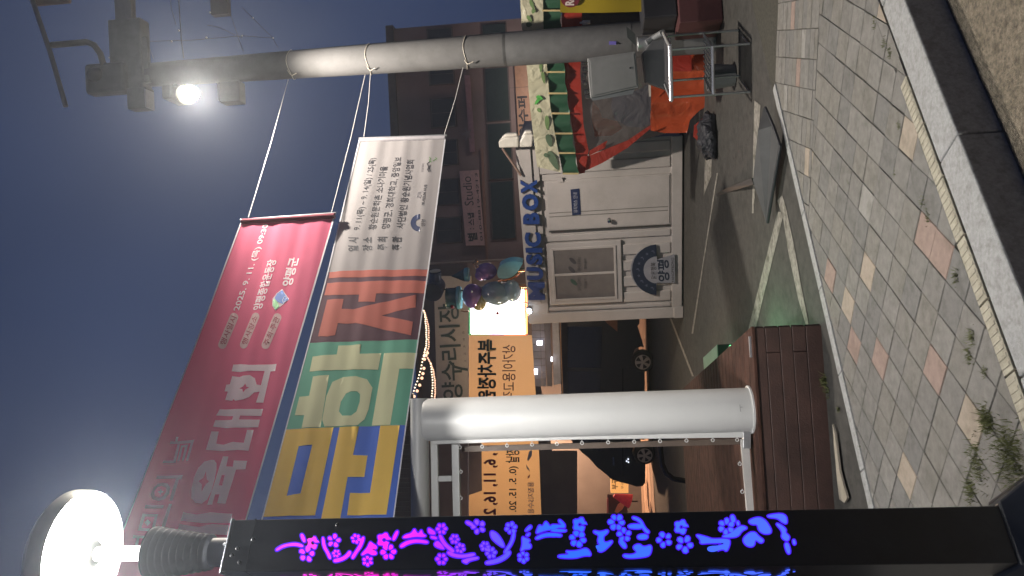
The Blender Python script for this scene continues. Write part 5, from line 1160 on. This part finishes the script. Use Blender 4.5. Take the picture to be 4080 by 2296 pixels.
slab('box', OS, [(2433, 1895), (2433, 1966), (2504, 1966), (2504, 1900)], .25, emit('orange box', (.95, .42, .12), .85), osn, bevel=.02); write('두부', OS, (2462, 1950), (2462, 1908), (2438, 1950), ink, osn, off=.01, bold=.02, mirror=True); write('순두부', OS, (2486, 1948), (2486, 1908), (2474, 1948), mat('brown ink', (.2, .08, .03)), osn, off=.01, mirror=True)
up_p = root('closed_parasol', OS.pt((2541, 1996), .8), 'closed red parasol on a thin dark pole across the lot', 'parasol')
pa, pb_ = OS.pt((2446, 1975), .8), OS.pt((2512, 1998), .8)
MB().tube([pa, pa.lerp(pb_, .5), pb_], [.05, .13, .20], 12).build('canopy', mat('parasol red glow', (.50, .02, .035), emis=(1, .05, .08), es=.06), up_p); MB().tube([pb_, OS.pt((2541, 1998), .8)], .02, 8).build('pole', ink, up_p)  # faint glow put into the canopy's red
pst = root('poster_board', OS.pt((2480, 2010), .4), 'lit picture board leaning behind the closed red parasol', 'sign')
slab('board', OS, [(2420, 1970), (2500, 1985), (2500, 2060), (2418, 2060)], .05, mat('board dark', (.06, .03, .03)), pst, off=.4); slab('picture', OS, [(2448, 2040), (2462, 2010), (2478, 1998), (2490, 2012), (2480, 2030), (2460, 2046)], .01, mat('peach print', (.55, .30, .18)), pst, off=.42); slab('edge', OS, [(2418, 1985), (2424, 1985), (2424, 2058), (2418, 2058)], .02, mat('pink edge', (.5, .2, .2)), pst, off=.43)
# unseen lamps added to light the orange banner, far ground and rose building
def added_lamp(p, e_, c_, label):
    r_ = root('added_lamp', p, label, 'lamp', 'added unseen lamps'); MB().lathe([(.03, .10), (.05, .09), (.16, .0), (.165, -.01)][::-1], p, 20).build('lamp_shade', dgr, r_)
    MB().ball(p - Vector((0, 0, .02)), .05).build('bulb', emit('added bulb', (1, .72, .42), 20), r_); MB().tube([p + Vector((0, 0, .1)), p + Vector((0, 0, .9))], .006, 6).build('added_cord', wirem, r_)
    l_ = bpy.data.lights.new('added_light', 'POINT'); l_.energy = e_; l_.color = c_; l_.shadow_soft_size = .08; q_ = bpy.data.objects.new('added_light', l_); COL.objects.link(q_); q_.parent = r_; q_.location = (0, 0, -.12)
added_lamp(Vector((-2.35, 12.2, 2.85)), 130, (1, .74, .45), 'added unseen warm lamp hanging close behind the orange market banner')
added_lamp(Vector((-5.2, 22.4, 3.1)), 900, (1, .60, .36), 'added unseen warm lamp hanging over the ground beyond the black van')
added_lamp(Vector((6.4, 23.6, 2.7)), 190, (1, .84, .76), 'added unseen pale lamp in front of the rose building, behind the food tent')

# =================================================================== MIST ADDED TO GIVE THE LAMPS A GLOW
hm = bpy.data.materials.new('lamp glow mist'); hm.use_nodes = True; t = hm.node_tree; t.nodes.clear()
o_ = t.nodes.new('ShaderNodeOutputMaterial'); v_ = t.nodes.new('ShaderNodeVolumePrincipled')
v_.inputs['Color'].default_value = (.86, .92, 1, 1); v_.inputs['Density'].default_value = .0021; v_.inputs['Anisotropy'].default_value = .75
t.links.new(v_.outputs[0], o_.inputs['Volume'])
hz = MB().box((0, 35, 5.2), (400, 400, 13)).build('added_glow_haze', hm); tag(hz, kind='stuff')
bpy.data.objects.remove(_to)
